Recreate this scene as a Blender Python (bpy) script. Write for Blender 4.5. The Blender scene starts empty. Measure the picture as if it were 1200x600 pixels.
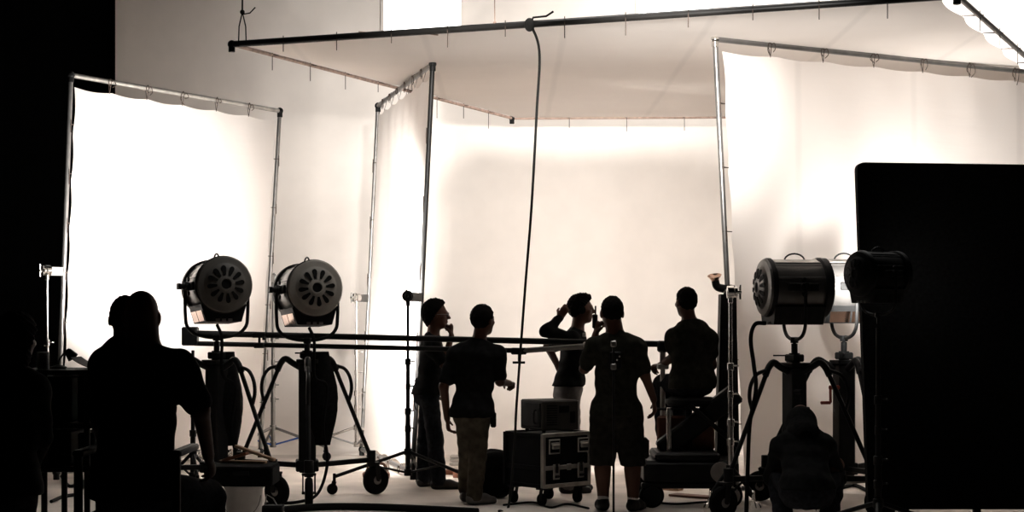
import bpy, math, random
import numpy as np
from mathutils import Vector, Matrix
random.seed(7)
V = Vector
F, HZ, EYE = 2000.0, 372.0, 1.6          # focal length in photo pixels, horizon row, eye height
def at(px, py, Y):                        # the point seen at (px, py) that stands Y metres away
    return V(((px - 600) / F * Y, Y, EYE + (HZ - py) / F * Y))
SC = bpy.context.scene
COL = SC.collection

# ------------------------------------------------------------------ materials
def mat(name, col, rough=0.6, metal=0.0, var=0.15, scale=12.0, bump=0.0, spec=0.3, stretch=None):
    m = bpy.data.materials.new(name); m.use_nodes = True
    nt = m.node_tree; b = nt.nodes['Principled BSDF']
    tc = nt.nodes.new('ShaderNodeTexCoord'); n = nt.nodes.new('ShaderNodeTexNoise')
    n.inputs['Scale'].default_value = scale; n.inputs['Detail'].default_value = 4
    src = tc.outputs['Object']
    if stretch:
        mp = nt.nodes.new('ShaderNodeMapping'); mp.inputs['Scale'].default_value = stretch
        nt.links.new(src, mp.inputs['Vector']); src = mp.outputs['Vector']
    nt.links.new(src, n.inputs['Vector'])
    r = nt.nodes.new('ShaderNodeValToRGB')
    lo = [max(0, c * (1 - var)) for c in col]; hi = [min(1, c * (1 + var)) for c in col]
    r.color_ramp.elements[0].color = (*lo, 1); r.color_ramp.elements[1].color = (*hi, 1)
    r.color_ramp.elements[0].position = .3; r.color_ramp.elements[1].position = .7
    nt.links.new(n.outputs['Fac'], r.inputs['Fac']); nt.links.new(r.outputs['Color'], b.inputs['Base Color'])
    b.inputs['Roughness'].default_value = rough; b.inputs['Metallic'].default_value = metal
    b.inputs['Specular IOR Level'].default_value = spec
    if bump:
        bp = nt.nodes.new('ShaderNodeBump'); bp.inputs['Strength'].default_value = bump; bp.inputs['Distance'].default_value = .01
        nt.links.new(n.outputs['Fac'], bp.inputs['Height']); nt.links.new(bp.outputs['Normal'], b.inputs['Normal'])
    return m
def silk(name, col, trans):
    m = bpy.data.materials.new(name); m.use_nodes = True; nt = m.node_tree
    out = nt.nodes['Material Output']; nt.nodes.remove(nt.nodes['Principled BSDF'])
    tc = nt.nodes.new('ShaderNodeTexCoord'); n = nt.nodes.new('ShaderNodeTexNoise')
    n.inputs['Scale'].default_value = 2.5; n.inputs['Detail'].default_value = 6
    nt.links.new(tc.outputs['Object'], n.inputs['Vector'])
    r = nt.nodes.new('ShaderNodeValToRGB')
    r.color_ramp.elements[0].color = (*[c * .95 for c in col], 1); r.color_ramp.elements[1].color = (*col, 1)
    nt.links.new(n.outputs['Fac'], r.inputs['Fac'])
    d = nt.nodes.new('ShaderNodeBsdfDiffuse'); t = nt.nodes.new('ShaderNodeBsdfTranslucent'); x = nt.nodes.new('ShaderNodeMixShader')
    wv = nt.nodes.new('ShaderNodeTexWave'); wv.wave_type = 'BANDS'; wv.bands_direction = 'X'   # sewn seams and faint stretch creases
    wv.inputs['Scale'].default_value = .26; wv.inputs['Distortion'].default_value = .25; wv.inputs['Detail'].default_value = 1
    nt.links.new(tc.outputs['Object'], wv.inputs['Vector'])
    rs = nt.nodes.new('ShaderNodeValToRGB'); rs.color_ramp.elements[0].position = .0; rs.color_ramp.elements[0].color = (.93, .93, .93, 1)
    rs.color_ramp.elements[1].position = .012; rs.color_ramp.elements[1].color = (1, 1, 1, 1)
    nt.links.new(wv.outputs['Fac'], rs.inputs['Fac'])
    n2 = nt.nodes.new('ShaderNodeTexNoise'); n2.inputs['Scale'].default_value = 3; n2.inputs['Detail'].default_value = 8
    mp = nt.nodes.new('ShaderNodeMapping'); mp.inputs['Scale'].default_value = (.35, .35, 2.2)
    nt.links.new(tc.outputs['Object'], mp.inputs['Vector']); nt.links.new(mp.outputs['Vector'], n2.inputs['Vector'])
    bp = nt.nodes.new('ShaderNodeBump'); bp.inputs['Strength'].default_value = .35; bp.inputs['Distance'].default_value = .02
    nt.links.new(n2.outputs['Fac'], bp.inputs['Height']); nt.links.new(bp.outputs['Normal'], d.inputs['Normal'])
    mx = nt.nodes.new('ShaderNodeMix'); mx.data_type = 'RGBA'; mx.blend_type = 'MULTIPLY'; mx.inputs['Factor'].default_value = 1
    nt.links.new(r.outputs['Color'], mx.inputs['A']); nt.links.new(rs.outputs['Color'], mx.inputs['B'])
    nt.links.new(mx.outputs['Result'], d.inputs['Color']); nt.links.new(mx.outputs['Result'], t.inputs['Color'])
    x.inputs['Fac'].default_value = trans
    nt.links.new(d.outputs[0], x.inputs[1]); nt.links.new(t.outputs[0], x.inputs[2]); nt.links.new(x.outputs[0], out.inputs['Surface'])
    return m
def glow(name, col, strength):
    m = bpy.data.materials.new(name); m.use_nodes = True
    b = m.node_tree.nodes['Principled BSDF']
    b.inputs['Base Color'].default_value = (*col, 1); b.inputs['Emission Color'].default_value = (*col, 1)
    b.inputs['Emission Strength'].default_value = strength
    return m
M = dict(
    wall=mat('white_studio_paint', (.80, .735, .68), .9, var=.03, scale=3),
    floor=mat('worn_white_floor_paint', (.64, .575, .52), .6, var=.22, scale=1.6, bump=.05),
    black_wall=mat('black_drape', (.003, .003, .003), 1, spec=0),
    canopy=silk('dense_bleached_muslin', (.86, .79, .735), .20),
    silk=silk('bleached_muslin', (.86, .80, .755), .38),
    tape=mat('faded_pink_pipe_wrap', (.36, .25, .20), .6, var=.3, scale=20),
    pipe_black=mat('black_painted_pipe', (.012, .011, .010), .45),
    pipe_grey=mat('grey_steel_pipe', (.22, .21, .20), .35, metal=.7),
    chrome=mat('chrome', (.75, .73, .70), .18, metal=1.0, var=.08),
    black_metal=mat('black_metal', (.010, .010, .010), .5, var=.3, spec=.15),
    black_plastic=mat('black_plastic', (.008, .008, .008), .6, var=.3, spec=.1),
    black_cloth=mat('black_cloth', (.008, .008, .008), .95, var=.4, scale=40, spec=.05),
    lamp_shell=mat('dark_lamp_enamel', (.10, .095, .09), .32, metal=.55, var=.1),
    lamp_rear=mat('grey_lamp_casting', (.30, .28, .25), .6, var=.12, scale=8),
    lamp_dark=mat('dark_grey_lamp_casting', (.12, .112, .10), .55, var=.12, scale=8),
    copper=mat('copper_tinted_steel', (.62, .42, .33), .15, metal=1.0, var=.2, scale=5),
    rubber=mat('black_rubber', (.006, .006, .006), .85, spec=.08),
    tie=mat('cotton_tie_line', (.07, .05, .04), .9),
    rope=mat('black_rope', (.012, .011, .010), .9, scale=60, bump=.2),
    glass=glow('lit_fresnel_lens', (1, .96, .9), 6.0),
    pane=glow('glowing_wall_patch', (1, .98, .95), 3.0),  # emissive sheet standing in for bright light on the back wall
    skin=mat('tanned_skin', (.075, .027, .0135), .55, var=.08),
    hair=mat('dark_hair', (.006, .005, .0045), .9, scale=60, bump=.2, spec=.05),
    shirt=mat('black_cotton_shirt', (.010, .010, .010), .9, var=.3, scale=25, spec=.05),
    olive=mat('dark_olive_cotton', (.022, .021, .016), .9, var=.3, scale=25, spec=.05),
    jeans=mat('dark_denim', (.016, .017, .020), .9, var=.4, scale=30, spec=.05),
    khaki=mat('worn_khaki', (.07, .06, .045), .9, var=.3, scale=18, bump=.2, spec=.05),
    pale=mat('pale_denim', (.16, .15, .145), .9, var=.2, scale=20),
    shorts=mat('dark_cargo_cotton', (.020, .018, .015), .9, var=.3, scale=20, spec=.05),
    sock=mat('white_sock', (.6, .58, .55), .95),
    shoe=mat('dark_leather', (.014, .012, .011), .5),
    greyshoe=mat('grey_leather', (.16, .15, .14), .6),
    alu=mat('scuffed_aluminium', (.42, .40, .37), .45, metal=.8, var=.2),
    case=mat('black_case_laminate', (.007, .007, .008), .7, spec=.08),
    device=mat('grey_device_enamel', (.05, .047, .043), .6, var=.1, spec=.1),
    wood=mat('raw_timber', (.34, .21, .13), .7, var=.3, scale=6, stretch=(1, 12, 12)),
    redwood=mat('reddish_stained_timber', (.18, .07, .04), .6, var=.3, scale=6),
    blue=mat('blue_painted_steel', (.02, .07, .28), .4),
    red=mat('red_painted_steel', (.30, .05, .03), .4),
    bucket=mat('white_bucket_plastic', (.62, .59, .56), .45, var=.1),
    paper=mat('white_paper', (.8, .78, .75), .8),
    coil=mat('grey_hose', (.30, .28, .26), .6),
)

# ------------------------------------------------------------------ mesh builder
class MB:
    def __init__(s): s.v = []; s.f = []
    def add(s, vs, fs):
        o = len(s.v); s.v += [tuple(p) for p in vs]; s.f += [tuple(i + o for i in f) for f in fs]; return s
    def box(s, c, size, rot=None, bev=0.0):
        hx, hy, hz = [x / 2 for x in size]; R = rot or Matrix.Identity(3); c = V(c)
        b = min(bev, hx * .9, hy * .9, hz * .9)
        if b <= 0:
            vs = [c + R @ V((x, y, z)) for x in (-hx, hx) for y in (-hy, hy) for z in (-hz, hz)]
            return s.add(vs, [(0,1,3,2),(4,6,7,5),(0,4,5,1),(2,3,7,6),(0,2,6,4),(1,5,7,3)])
        vs = []; idx = {}
        for sx in (-1,1):
            for sy in (-1,1):
                for sz in (-1,1):
                    for a in range(3):
                        p = [sx*(hx-b), sy*(hy-b), sz*(hz-b)]; p[a] = (sx,sy,sz)[a]*(hx,hy,hz)[a]
                        idx[(sx,sy,sz,a)] = len(vs); vs.append(c + R @ V(p))
        fs = []
        for a in range(3):
            u, w = (a+1) % 3, (a+2) % 3
            for sg in (-1,1):
                q = []
                for su, sw in ((-1,-1),(1,-1),(1,1),(-1,1)):
                    k = [0,0,0]; k[a]=sg; k[u]=su; k[w]=sw; q.append(idx[(*k,a)])
                fs.append(tuple(q if sg > 0 else q[::-1]))
            for su in (-1,1):
                for sw in (-1,1):
                    k0=[0,0,0]; k1=[0,0,0]; k0[a]=-1; k1[a]=1
                    for k in (k0,k1): k[u]=su; k[w]=sw
                    fs.append((idx[(*k0,u)], idx[(*k1,u)], idx[(*k1,w)], idx[(*k0,w)]))
        for sx in (-1,1):
            for sy in (-1,1):
                for sz in (-1,1): fs.append((idx[(sx,sy,sz,0)], idx[(sx,sy,sz,1)], idx[(sx,sy,sz,2)]))
        return s.add(vs, fs)
    def bar(s, a, b, w, h, up=(0,0,1), bev=.004):         # rectangular beam from a to b
        a, b = V(a), V(b); d = (b-a); L = d.length; y = d.normalized(); u = V(up)
        x = y.cross(u)
        if x.length < 1e-4: x = y.cross(V((1,0,0)))
        x.normalize(); z = x.cross(y)
        return s.box((a+b)/2, (w, L, h), Matrix((x, y, z)).transposed(), bev)
    def tube(s, pts, r, n=10, r2=None, cap=True, closed=False):
        pts = [V(p) for p in pts]; N = len(pts); vs = []; fs = []
        t0 = (pts[1]-pts[0]).normalized(); ref = V((0,0,1)) if abs(t0.z) < .9 else V((1,0,0))
        x = t0.cross(ref).normalized()
        for i, p in enumerate(pts):
            if closed: t = (pts[(i+1) % N]-pts[i-1])
            else: t = (pts[min(i+1,N-1)]-pts[max(i-1,0)])
            if t.length < 1e-9: t = t0.copy()
            t.normalize(); x = (x - t*x.dot(t))
            if x.length < 1e-6: x = t.orthogonal()
            x.normalize(); y = t.cross(x)
            rr = r if r2 is None else r + (r2-r)*i/(N-1)
            for k in range(n):
                a = 2*math.pi*k/n; vs.append(p + x*math.cos(a)*rr + y*math.sin(a)*rr)
        M_ = N if closed else N-1
        for i in range(M_):
            j = (i+1) % N
            for k in range(n):
                l = (k+1) % n; fs.append((i*n+k, i*n+l, j*n+l, j*n+k))
        if cap and not closed:
            fs.append(tuple(range(n-1,-1,-1))); fs.append(tuple((N-1)*n+k for k in range(n)))
        return s.add(vs, fs)
    def lathe(s, prof, c, axis=(0,0,1), n=32):            # prof = [(radius, height)...] about axis through c
        c = V(c); z = V(axis).normalized(); x = z.orthogonal().normalized(); y = z.cross(x); vs = []; fs = []
        for (r, h) in prof:
            for k in range(n):
                a = 2*math.pi*k/n; vs.append(c + z*h + (x*math.cos(a)+y*math.sin(a))*max(r,1e-4))
        for i in range(len(prof)-1):
            for k in range(n):
                l = (k+1) % n; fs.append((i*n+k, i*n+l, (i+1)*n+l, (i+1)*n+k))
        fs.append(tuple(range(n-1,-1,-1))); fs.append(tuple((len(prof)-1)*n+k for k in range(n)))
        return s.add(vs, fs)
    def cyl(s, a, b, r, n=16, ch=.003):
        a, b = V(a), V(b); L = (b-a).length; c = min(ch, r*.4, L*.3)
        return s.lathe([(r-c,0),(r,c),(r,L-c),(r-c,L)], a, b-a, n)
    def ball(s, c, r, sc=(1,1,1), n=14):
        c = V(c); prof = [(math.sin(math.pi*i/n), -math.cos(math.pi*i/n)) for i in range(n+1)]
        vs = []; fs = []; m = 18
        for (q, h) in prof:
            for k in range(m):
                a = 2*math.pi*k/m; vs.append(c + V((q*math.cos(a)*sc[0], q*math.sin(a)*sc[1], h*sc[2]))*r)
        for i in range(n):
            for k in range(m): l=(k+1)%m; fs.append((i*m+k, i*m+l, (i+1)*m+l, (i+1)*m+k))
        return s.add(vs, fs)
    def build(s, name, m, parent=None, world=True, smooth=True):
        me = bpy.data.meshes.new(name)
        vs = s.v
        if parent is not None and world:
            o = base(parent); vs = [(p[0]-o.x, p[1]-o.y, p[2]-o.z) for p in vs]
        me.from_pydata(vs, [], s.f); me.validate(); me.update()
        return link(name, me, m, parent, smooth)
def base(o):
    p = V((0,0,0))
    while o is not None: p += o.location; o = o.parent
    return p
def link(name, me, m, parent=None, smooth=True):
    if m is not None: me.materials.append(M[m])
    if smooth:
        me.polygons.foreach_set('use_smooth', [True]*len(me.polygons)); 
        try: me.set_sharp_from_angle(angle=math.radians(38))
        except Exception: pass
    o = bpy.data.objects.new(name, me); COL.objects.link(o); o.parent = parent
    return o
def tag(o, label, cat, group=None):
    o['label'] = label; o['category'] = cat
    if group: o['group'] = group
    return o
def thing(name, label, cat, loc=(0,0,0), rotz=0, group=None):
    o = bpy.data.objects.new(name, None); COL.objects.link(o); o.empty_display_size = .1
    o.location = loc; o.rotation_euler = (0,0,rotz); return tag(o, label, cat, group)
def struct(o): o['kind'] = 'structure'; return o
def smoothpath(pts, n=8):                                 # Catmull-Rom through the points
    P = [V(p) for p in pts]; P = [P[0]*2-P[1]] + P + [P[-1]*2-P[-2]]; out = []
    for i in range(1, len(P)-2):
        a,b,c,d = P[i-1],P[i],P[i+1],P[i+2]
        for k in range(n):
            t = k/n; out.append(.5*((2*b)+(c-a)*t+(2*a-5*b+4*c-d)*t*t+(3*b-a-3*c+d)*t**3))
    out.append(P[-2]); return out
def Rz(a): return Matrix.Rotation(a, 3, 'Z')
TH = math.radians
# ------------------------------------------------------------------ the setting
YW, Y0, RC = 22.2, 19.9, 2.3            # back wall, where the floor starts to sweep up, sweep radius
def grid_sheet(xs, prof):
    vs = [(x, y, z) for (y, z) in prof for x in xs]; n = len(xs); fs = []
    for i in range(len(prof)-1):
        for k in range(n-1): fs.append((i*n+k, i*n+k+1, (i+1)*n+k+1, (i+1)*n+k))
    return vs, fs
m = MB(); xs = [-12 + i for i in range(25)]
m.add(*grid_sheet(xs, [(1 + i*1.0, 0) for i in range(19)] + [(Y0+.02, 0)]))
o = struct(m.build('floor', 'floor', smooth=False))
prof = [(Y0 + RC*math.sin(t), RC*(1-math.cos(t))) for t in [math.pi/2*i/16 for i in range(17)]] + [(YW, 3.5), (YW, 5), (YW, 7.6)]
m = MB(); m.add(*grid_sheet([-5.16, -3, -1, 1, 3, 5, 7, 9.4], prof))
m.add(*grid_sheet([-5.16, 9.4], [(YW+.15, 7.6), (YW+.15, -.02), (Y0, -.02)]))
m.add([(-5.16, YW, 7.6), (9.4, YW, 7.6), (9.4, YW+.15, 7.6), (-5.16, YW+.15, 7.6)], [(0,1,2,3)])
m.add([(-5.16, YW, 0), (-5.16, YW+.15, 0), (-5.16, YW+.15, 7.6), (-5.16, YW, 7.6)], [(0,1,2,3)])
struct(m.build('wall_back', 'wall'))
struct(MB().box((-8.6, YW+.4, 3.8), (6.85, .12, 7.8)).build('wall_left_drape', 'black_wall', smooth=False))
struct(MB().box((-12, 11.5, 3.8), (.12, 22, 7.8)).build('wall_left', 'black_wall', smooth=False))
struct(MB().box((12, 11.5, 3.8), (.12, 22, 7.8)).build('wall_right', 'black_wall', smooth=False))
for i, (a, b) in enumerate(((450, 540), (748, 834))):  # glowing sheets with surrounds, added for bright patches of light on the wall
    xa, xb = at(a, 20, YW).x, at(b, 20, YW).x; zc = 6.1; hh = 2.0
    fr = MB()
    for x in (xa-.02, xb+.02): fr.box((x, YW-.012, zc), (.04, .02, hh+.08))
    for z in (zc-hh/2-.02, zc+hh/2+.02): fr.box(((xa+xb)/2, YW-.012, z), (xb-xa, .02, .04))
    w = struct(fr.build('window_%d' % (i+1), 'wall', smooth=False))
    struct(MB().box(((xa+xb)/2, YW-.008, zc), (xb-xa, .012, hh)).build('window_pane', 'pane', w, smooth=False))

# ------------------------------------------------------------------ silk frames
def tie_mesh(p, q, n, drop, seed):
    """a knotted tie line lashing the fabric edge q to the pipe at p, loose ends hanging"""
    rnd = random.Random(seed); m = MB(); p, q = V(p), V(q)
    d = (q-p)
    m.tube([p + n*.024, p - d*.25 + n*.01, p - n*.024, q, p + n*.024], .0045, 5)
    side = d.cross(n); side = side.normalized() if side.length > 1e-5 else V((1,0,0))
    for s_ in (-1, 1):
        L = drop*(.5+rnd.random()*.8)
        e = p + n*.028
        m.tube(smoothpath([e, e + side*s_*.03 + V((0,0,.012)), e + side*s_*(.03+.03*rnd.random()) - V((0,0,L*.5)), e + side*s_*.02*rnd.random() - V((0,0,L))], 4), .004, 5)
    return m
def fabric(TL, TR, BR, BL, nrm, inset, scal, ties, sag=0.0, seed=1, nu=60, nv=60, wr=.012):
    """a sheet laced inside a four-sided frame; edges scallop between ties (inset,ties per top,right,bottom,left)"""
    rnd = random.Random(seed); vs = []; fs = []
    ph = [rnd.random()*6 for _ in range(8)]
    def sc(t, n): return 0 if n == 0 else abs(math.sin(math.pi*t*n))
    W = ((TR-TL).length + (BR-BL).length)/2; H = ((BL-TL).length+(BR-TR).length)/2
    for j in range(nv+1):
        for i in range(nu+1):
            u, v = i/nu, j/nv
            t_ = (inset[0]+scal*sc(u, ties[0]))/H; b_ = (inset[2]+scal*sc(u, ties[2]))/H
            l_ = (inset[3]+scal*sc(v, ties[3]))/W; r_ = (inset[1]+scal*sc(v, ties[1]))/W
            uu = l_ + u*(1-l_-r_); vv = t_ + v*(1-t_-b_)
            p = TL.lerp(TR, uu).lerp(BL.lerp(BR, uu), vv)
            edge = 16*u*(1-u)*v*(1-v)
            w = wr*(math.sin(u*9+v*5+ph[0])*.5+math.sin(u*23-v*7+ph[1])*.25+math.sin(v*19+u*3+ph[2])*.3)*min(1, edge*3)
            w += wr*.6*math.sin(u*ties[0]*6.28+ph[3])*math.exp(-v*9)*min(1, v*30)
            vs.append(p + nrm*(w - sag*edge**.8))
    n = nu+1
    for j in range(nv):
        for i in range(nu): fs.append((j*n+i, j*n+i+1, (j+1)*n+i+1, (j+1)*n+i))
    m = MB(); m.add(vs, fs); return m
def silk_frame(label, TL, TR, BR, BL, mats, r, nties, inset, seed, name='silk_frame', fab='silk', sag=0.0, scal=.03, drop=.09, sides='trbl', trans=None, rs=None):
    c = (BL+BR)/2; root = thing(name, label, 'diffusion frame', (c.x, c.y, 0 if c.z < 1 else c.z))
    nrm = (TR-TL).cross(BL-TL).normalized()
    fb = fabric(TL, TR, BR, BL, nrm, inset, scal, nties, sag, seed).build('fabric', fab, root)
    E = dict(t=(TL,TR), r=(TR,BR), b=(BL,BR), l=(TL,BL)); nm = dict(t='pipe', r='pipe', b='pipe', l='pipe')
    k = 0
    for q, s_ in enumerate('trbl'):
        if s_ not in sides: continue
        a, b = E[s_]; rr = (rs or {}).get(s_, r)
        MB().cyl(a, b, rr, 14).build(nm[s_], mats[s_], root)
        n_ = nties[q]; inn = {'t': (BL-TL), 'b': (TL-BL), 'l': (TR-TL), 'r': (TL-TR)}[s_].normalized()
        for i in range(1, n_):
            t = i/n_; p = a.lerp(b, t); k += 1
            tie_mesh(p, p + inn*(inset[q]+.01), -nrm*(1 if nrm.y > 0 else -1) if abs(nrm.z) < .7 else V((0,-1,0)), drop*(.6+.8*random.random()), seed*100+k).build('tie', 'tie', root)
    for s1, s2, p in (('t','l',TL), ('t','r',TR), ('b','l',BL), ('b','r',BR)):
        if s1 in sides and s2 in sides:
            MB().ball(p, .038).cyl(p + V((0,0,.02)), p - V((0,0,.07)), .03).build('corner', mats['c'], root)
    return root
# big frame on the left, blown out by the two lamps in front of it
TL, TR = at(83, 88, 16.5), at(328, 130, 19.0)
BL = V((at(66, 400, 16.3).x, 16.3, .12)); BR = V((at(305, 500, 18.9).x, 18.9, .12))
silk_frame('free standing white silk frame by the black studio edge, lit by two drum lamps', TL, TR, BR, BL,
    dict(t='alu', r='pipe_grey', b='alu', l='pipe_grey', c='black_metal'), .024, (6, 7, 6, 8), (.11, .05, .05, .05), 3, scal=.02, drop=.08, rs=dict(r=.022))
# side frame of the tent, running back beside the man with glasses
PA, PB = at(507, 75, 16.45), at(443, 124, 19.4)
QA, QB = V((at(484, 560, 16.5).x, 16.5, .1)), V((at(424, 520, 19.4).x, 19.4, .1))
silk_frame('narrow white silk side frame with wrinkled fabric, between the chrome and the black roller stand', PB, PA, QA, QB,
    dict(t='pipe_grey', r='pipe_black', b='pipe_grey', l='pipe_grey', c='black_metal'), .024, (7, 6, 5, 6), (.10, .06, .03, .07), 5, scal=.03, drop=.10)
# right hand frame of the tent
RA, RB = at(838, 46, 15.0), at(1240, 88, 17.1)
SA, SB = V((at(864, 590, 14.95).x, 14.95, .1)), V((RB.x+.15, 17.1, .1))
silk_frame('wide white silk wall frame behind the lamps that point to the board', RA, RB, SB, SA,
    dict(t='pipe_grey', r='pipe_grey', b='pipe_grey', l='pipe_grey', c='chrome'), .024, (7, 5, 5, 7), (.10, .05, .03, .07), 8, scal=.018, drop=.10)
# overhead silk
ZC = 4.075
FL, NR, BRc, BLc = V((-2.54, 15.47, ZC)), V((3.42, 13.12, ZC)), V((7.1, 20.9, ZC)), V((0, 21.2, ZC))
root = silk_frame('huge white overhead silk hung level above the film crew on a long black pipe', BLc, BRc, NR, FL,
    dict(t='tape', r='pipe_grey', b='pipe_black', l='tape', c='black_metal'), .024, (10, 9, 12, 9), (.04, .13, .03, .05), 11, name='canopy_silk', fab='canopy', sag=-.02, scal=.05, drop=.14, rs=dict(b=.030, t=.018, l=.018))
# ropes and the hanging cable
pip = lambda t: FL.lerp(NR, t)
def rope(label, pts, r, mt, name='hanging_rope'):
    return tag(MB().tube(smoothpath(pts, 8), r, 7).build(name, mt), label, 'rope')
p = at(284, 50, 15.4)
rp = MB().tube([V((p.x, p.y, 7.0)), V((p.x, p.y, ZC+.28))], .008, 7)
rp.tube([V((p.x, p.y, ZC+.28)), V((p.x-.03, p.y, ZC+.15)), V((p.x-.035, p.y, ZC-.03)), V((p.x+.035, p.y, ZC-.03)), V((p.x+.03, p.y, ZC+.15)), V((p.x, p.y, ZC+.28))], .006, 6)
rp.ball((p.x, p.y, ZC+.28), .022).tube([(p.x, p.y, ZC+.26), (p.x+.07, p.y-.01, ZC+.27), (p.x+.12, p.y-.02, ZC+.32)], .006, 6)
tag(rp.build('hanging_rope', 'rope'), 'black knotted rope holding the far end of the long black overhead pipe', 'rope')
p = pip(.40)
tag(MB().tube([V((p.x-.02, p.y, 7.0)), V((p.x+.005, p.y+.01, ZC+.5)), V((p.x+.01, p.y, ZC+.03))], .005, 6).ball((p.x+.01, p.y, ZC+.035), .014).build('hanging_rope', 'tape'),
    'thin brown line coming down from above to the middle of the black pipe', 'rope')
q = pip(.451)
cab = [V((q.x, q.y-.035, ZC+.02)), at(632, 60, 14.42), at(629, 130, 14.42), at(623, 240, 14.45), at(616, 330, 14.5), at(610, 410, 14.5), at(605, 480, 14.5), at(603, 520, 14.5), V((at(596, 590, 14.4).x, 14.35, .012)), V((at(585, 600, 14.2).x, 14.0, .012))]
hc = MB().tube(smoothpath(cab, 8), .011, 8); hc.ball((q.x, q.y-.035, ZC-.01), .045, (1, .7, 1.3))
hc.tube([(q.x, q.y-.03, ZC-.02), (q.x+.03, q.y-.04, ZC+.05), (q.x+.14, q.y-.05, ZC+.06), (q.x+.2, q.y-.05, ZC+.1)], .01, 6)
tag(hc.build('hanging_cable', 'rope'), 'long black power cable hanging from the overhead pipe to the floor by the road case', 'cable')
a = at(443, 41, 15.0)
ho = MB().tube(smoothpath([pip(.20)+V((.0,-.0,.035)), at(448, 39.5, 15.0), at(470, 38.5, 14.95), at(495, 39, 14.9), at(513, 41, 14.8)], 6), .007, 6)
tag(ho.build('cane_rod', 'tape'), 'bent brown rod lying on top of the black overhead pipe', 'rod')
# ------------------------------------------------------------------ roller stands with grip heads
def knob(m, p, d, L=.05):
    p = V(p); d = V(d).normalized(); s = d.cross(V((0,0,1))).normalized()
    m.cyl(p, p+d*L, .006, 8); m.cyl(p+d*L-s*.022, p+d*L+s*.022, .007, 8)
def roller_stand(label, x, y, h, yaw, met, clamp_to=None, spread=.62, legs=3, name='roller_stand', group=None, legmat=None, knobside=(1,0,0), head=True, bmat=None):
    root = thing(name, label, 'light stand', (x, y, 0), yaw, group)
    lm = legmat or met
    R = Rz(-yaw)
    h1, h2 = h*.42, h*.68
    m = MB(); m.cyl((0,0,.14), (0,0,h1), .024); m.build('mast', met, root, world=False)
    m = MB(); m.cyl((0,0,h1), (0,0,h2), .0185); m.build('riser', met, root, world=False)
    m = MB(); m.cyl((0,0,h2), (0,0,h-.02), .0145); m.build('riser', met, root, world=False)
    for z, r in ((h1, .031), (h2, .027), (h1-.16, .030), (h2*.5+h1*.5, .023)):
        m = MB(); m.cyl((0,0,z-.035), (0,0,z+.025), r); knob(m, (0,0,z), R @ V(knobside), .06)
        m.build('collar', met, root, world=False)
    for k in range(legs):
        a = 2*math.pi*k/legs; d = V((math.cos(a), math.sin(a), 0))
        m = MB(); m.tube([d*.02+V((0,0,.36)), d*spread+V((0,0,.16))], .016, 10)
        lg = m.build('leg', lm, root, world=False)
        MB().tube([d*.02+V((0,0,.17)), d*spread*.52+V((0,0,.255))], .010, 8).build('brace', bmat or lm, lg, world=False)
        m = MB(); c = d*spread
        m.cyl(c+V((0,0,.19)), c+V((0,0,.115)), .014); s = V((-d.y, d.x, 0))
        for g in (-1, 1): m.bar(c+s*g*.02+V((0,0,.12)), c+s*g*.02+d*.02+V((0,0,.045)), .006, .03)
        m.lathe([(.02,-.014),(.046,-.014),(.05,-.008),(.05,.008),(.046,.014),(.02,.014)], c+d*.02+V((0,0,.05)), s, 18)
        m.build('caster', 'rubber' if met != 'chrome' else met, lg, world=False)
    for z in (.33, .14): MB().cyl((0,0,z), (0,0,z+.06), .036).build('hub', lm, root, world=False)
    if head:
        m = MB(); z = h
        m.cyl((0,0,z-.05), (0,0,z+.01), .02)
        fx = (R @ V((-1,0,0)))
        if clamp_to is not None:
            e = R @ (V(clamp_to)-V((x,y,0))); fx = V((e.x, e.y, 0)).normalized()
        fy = V((0,0,1)).cross(fx)
        m.lathe([(.03,-.03),(.052,-.026),(.052,.026),(.03,.03)], (0,0,z+.04), fx, 20)
        m.cyl(V((0,0,z+.04))-fx*.09, V((0,0,z+.04))-fx*.03, .016); m.tube([V((0,0,z+.04))-fx*.08-V((0,0,.06)), V((0,0,z+.04))-fx*.08+V((0,0,.06))], .009, 8)
        m.lathe([(.03,-.012),(.046,-.01),(.046,.01),(.03,.012)], V((0,0,z+.04))+fy*0-fx*.045, fx, 20)
        gh = m.build('grip_head', met, root, world=False)
        if clamp_to is not None:
            L = V((e.x, e.y, 0)).length
            MB().bar(V((0,0,z+.035))+fx*.03, V((0,0,z+.035))+fx*(L-.01), .03, .085).build('clamp', met if met != 'chrome' else 'pipe_grey', gh, world=False)
    return root
def stand_at(label, px, Y, hpy, yaw, met, post=None, **k):
    p = at(px, hpy, Y); return roller_stand(label, p.x, Y, p.z, yaw, met, post, **k)
lerp_post = lambda A, B, z: A.lerp(B, (A.z-z)/(A.z-B.z))
g = None
zc = at(58, 322, 16.2).z
stand_at('chrome roller stand with bright collars, at the outer dark edge of the big white frame', 55, 16.25, 322, .4, 'chrome', lerp_post(TL, BL, zc))
zc = at(318, 330, 18.9).z
stand_at('grey roller stand with blue leg braces, at the inner edge of the big white frame', 320, 19.2, 330, -.25, 'pipe_grey', lerp_post(TR, BR, zc), bmat='blue')
zc = at(418, 350, 19).z
stand_at('slim chrome roller stand with a round grip head against the bare back wall', 418, 19.25, 353, 2.9, 'chrome', lerp_post(PB, QB, zc), spread=.6, bmat='pipe_grey')
zc = at(478, 350, 15.9).z
stand_at('black roller stand clamped to the black pole behind the man with glasses', 478, 15.75, 352, 3.6, 'black_metal', lerp_post(PA, QA, zc), spread=.72)
zc = at(855, 348, 14.8).z
stand_at('silvery roller stand in front of the tent pole, beside the seated man', 856, 14.0, 348, TH(90), 'chrome', spread=.2, legmat='black_metal')

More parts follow.
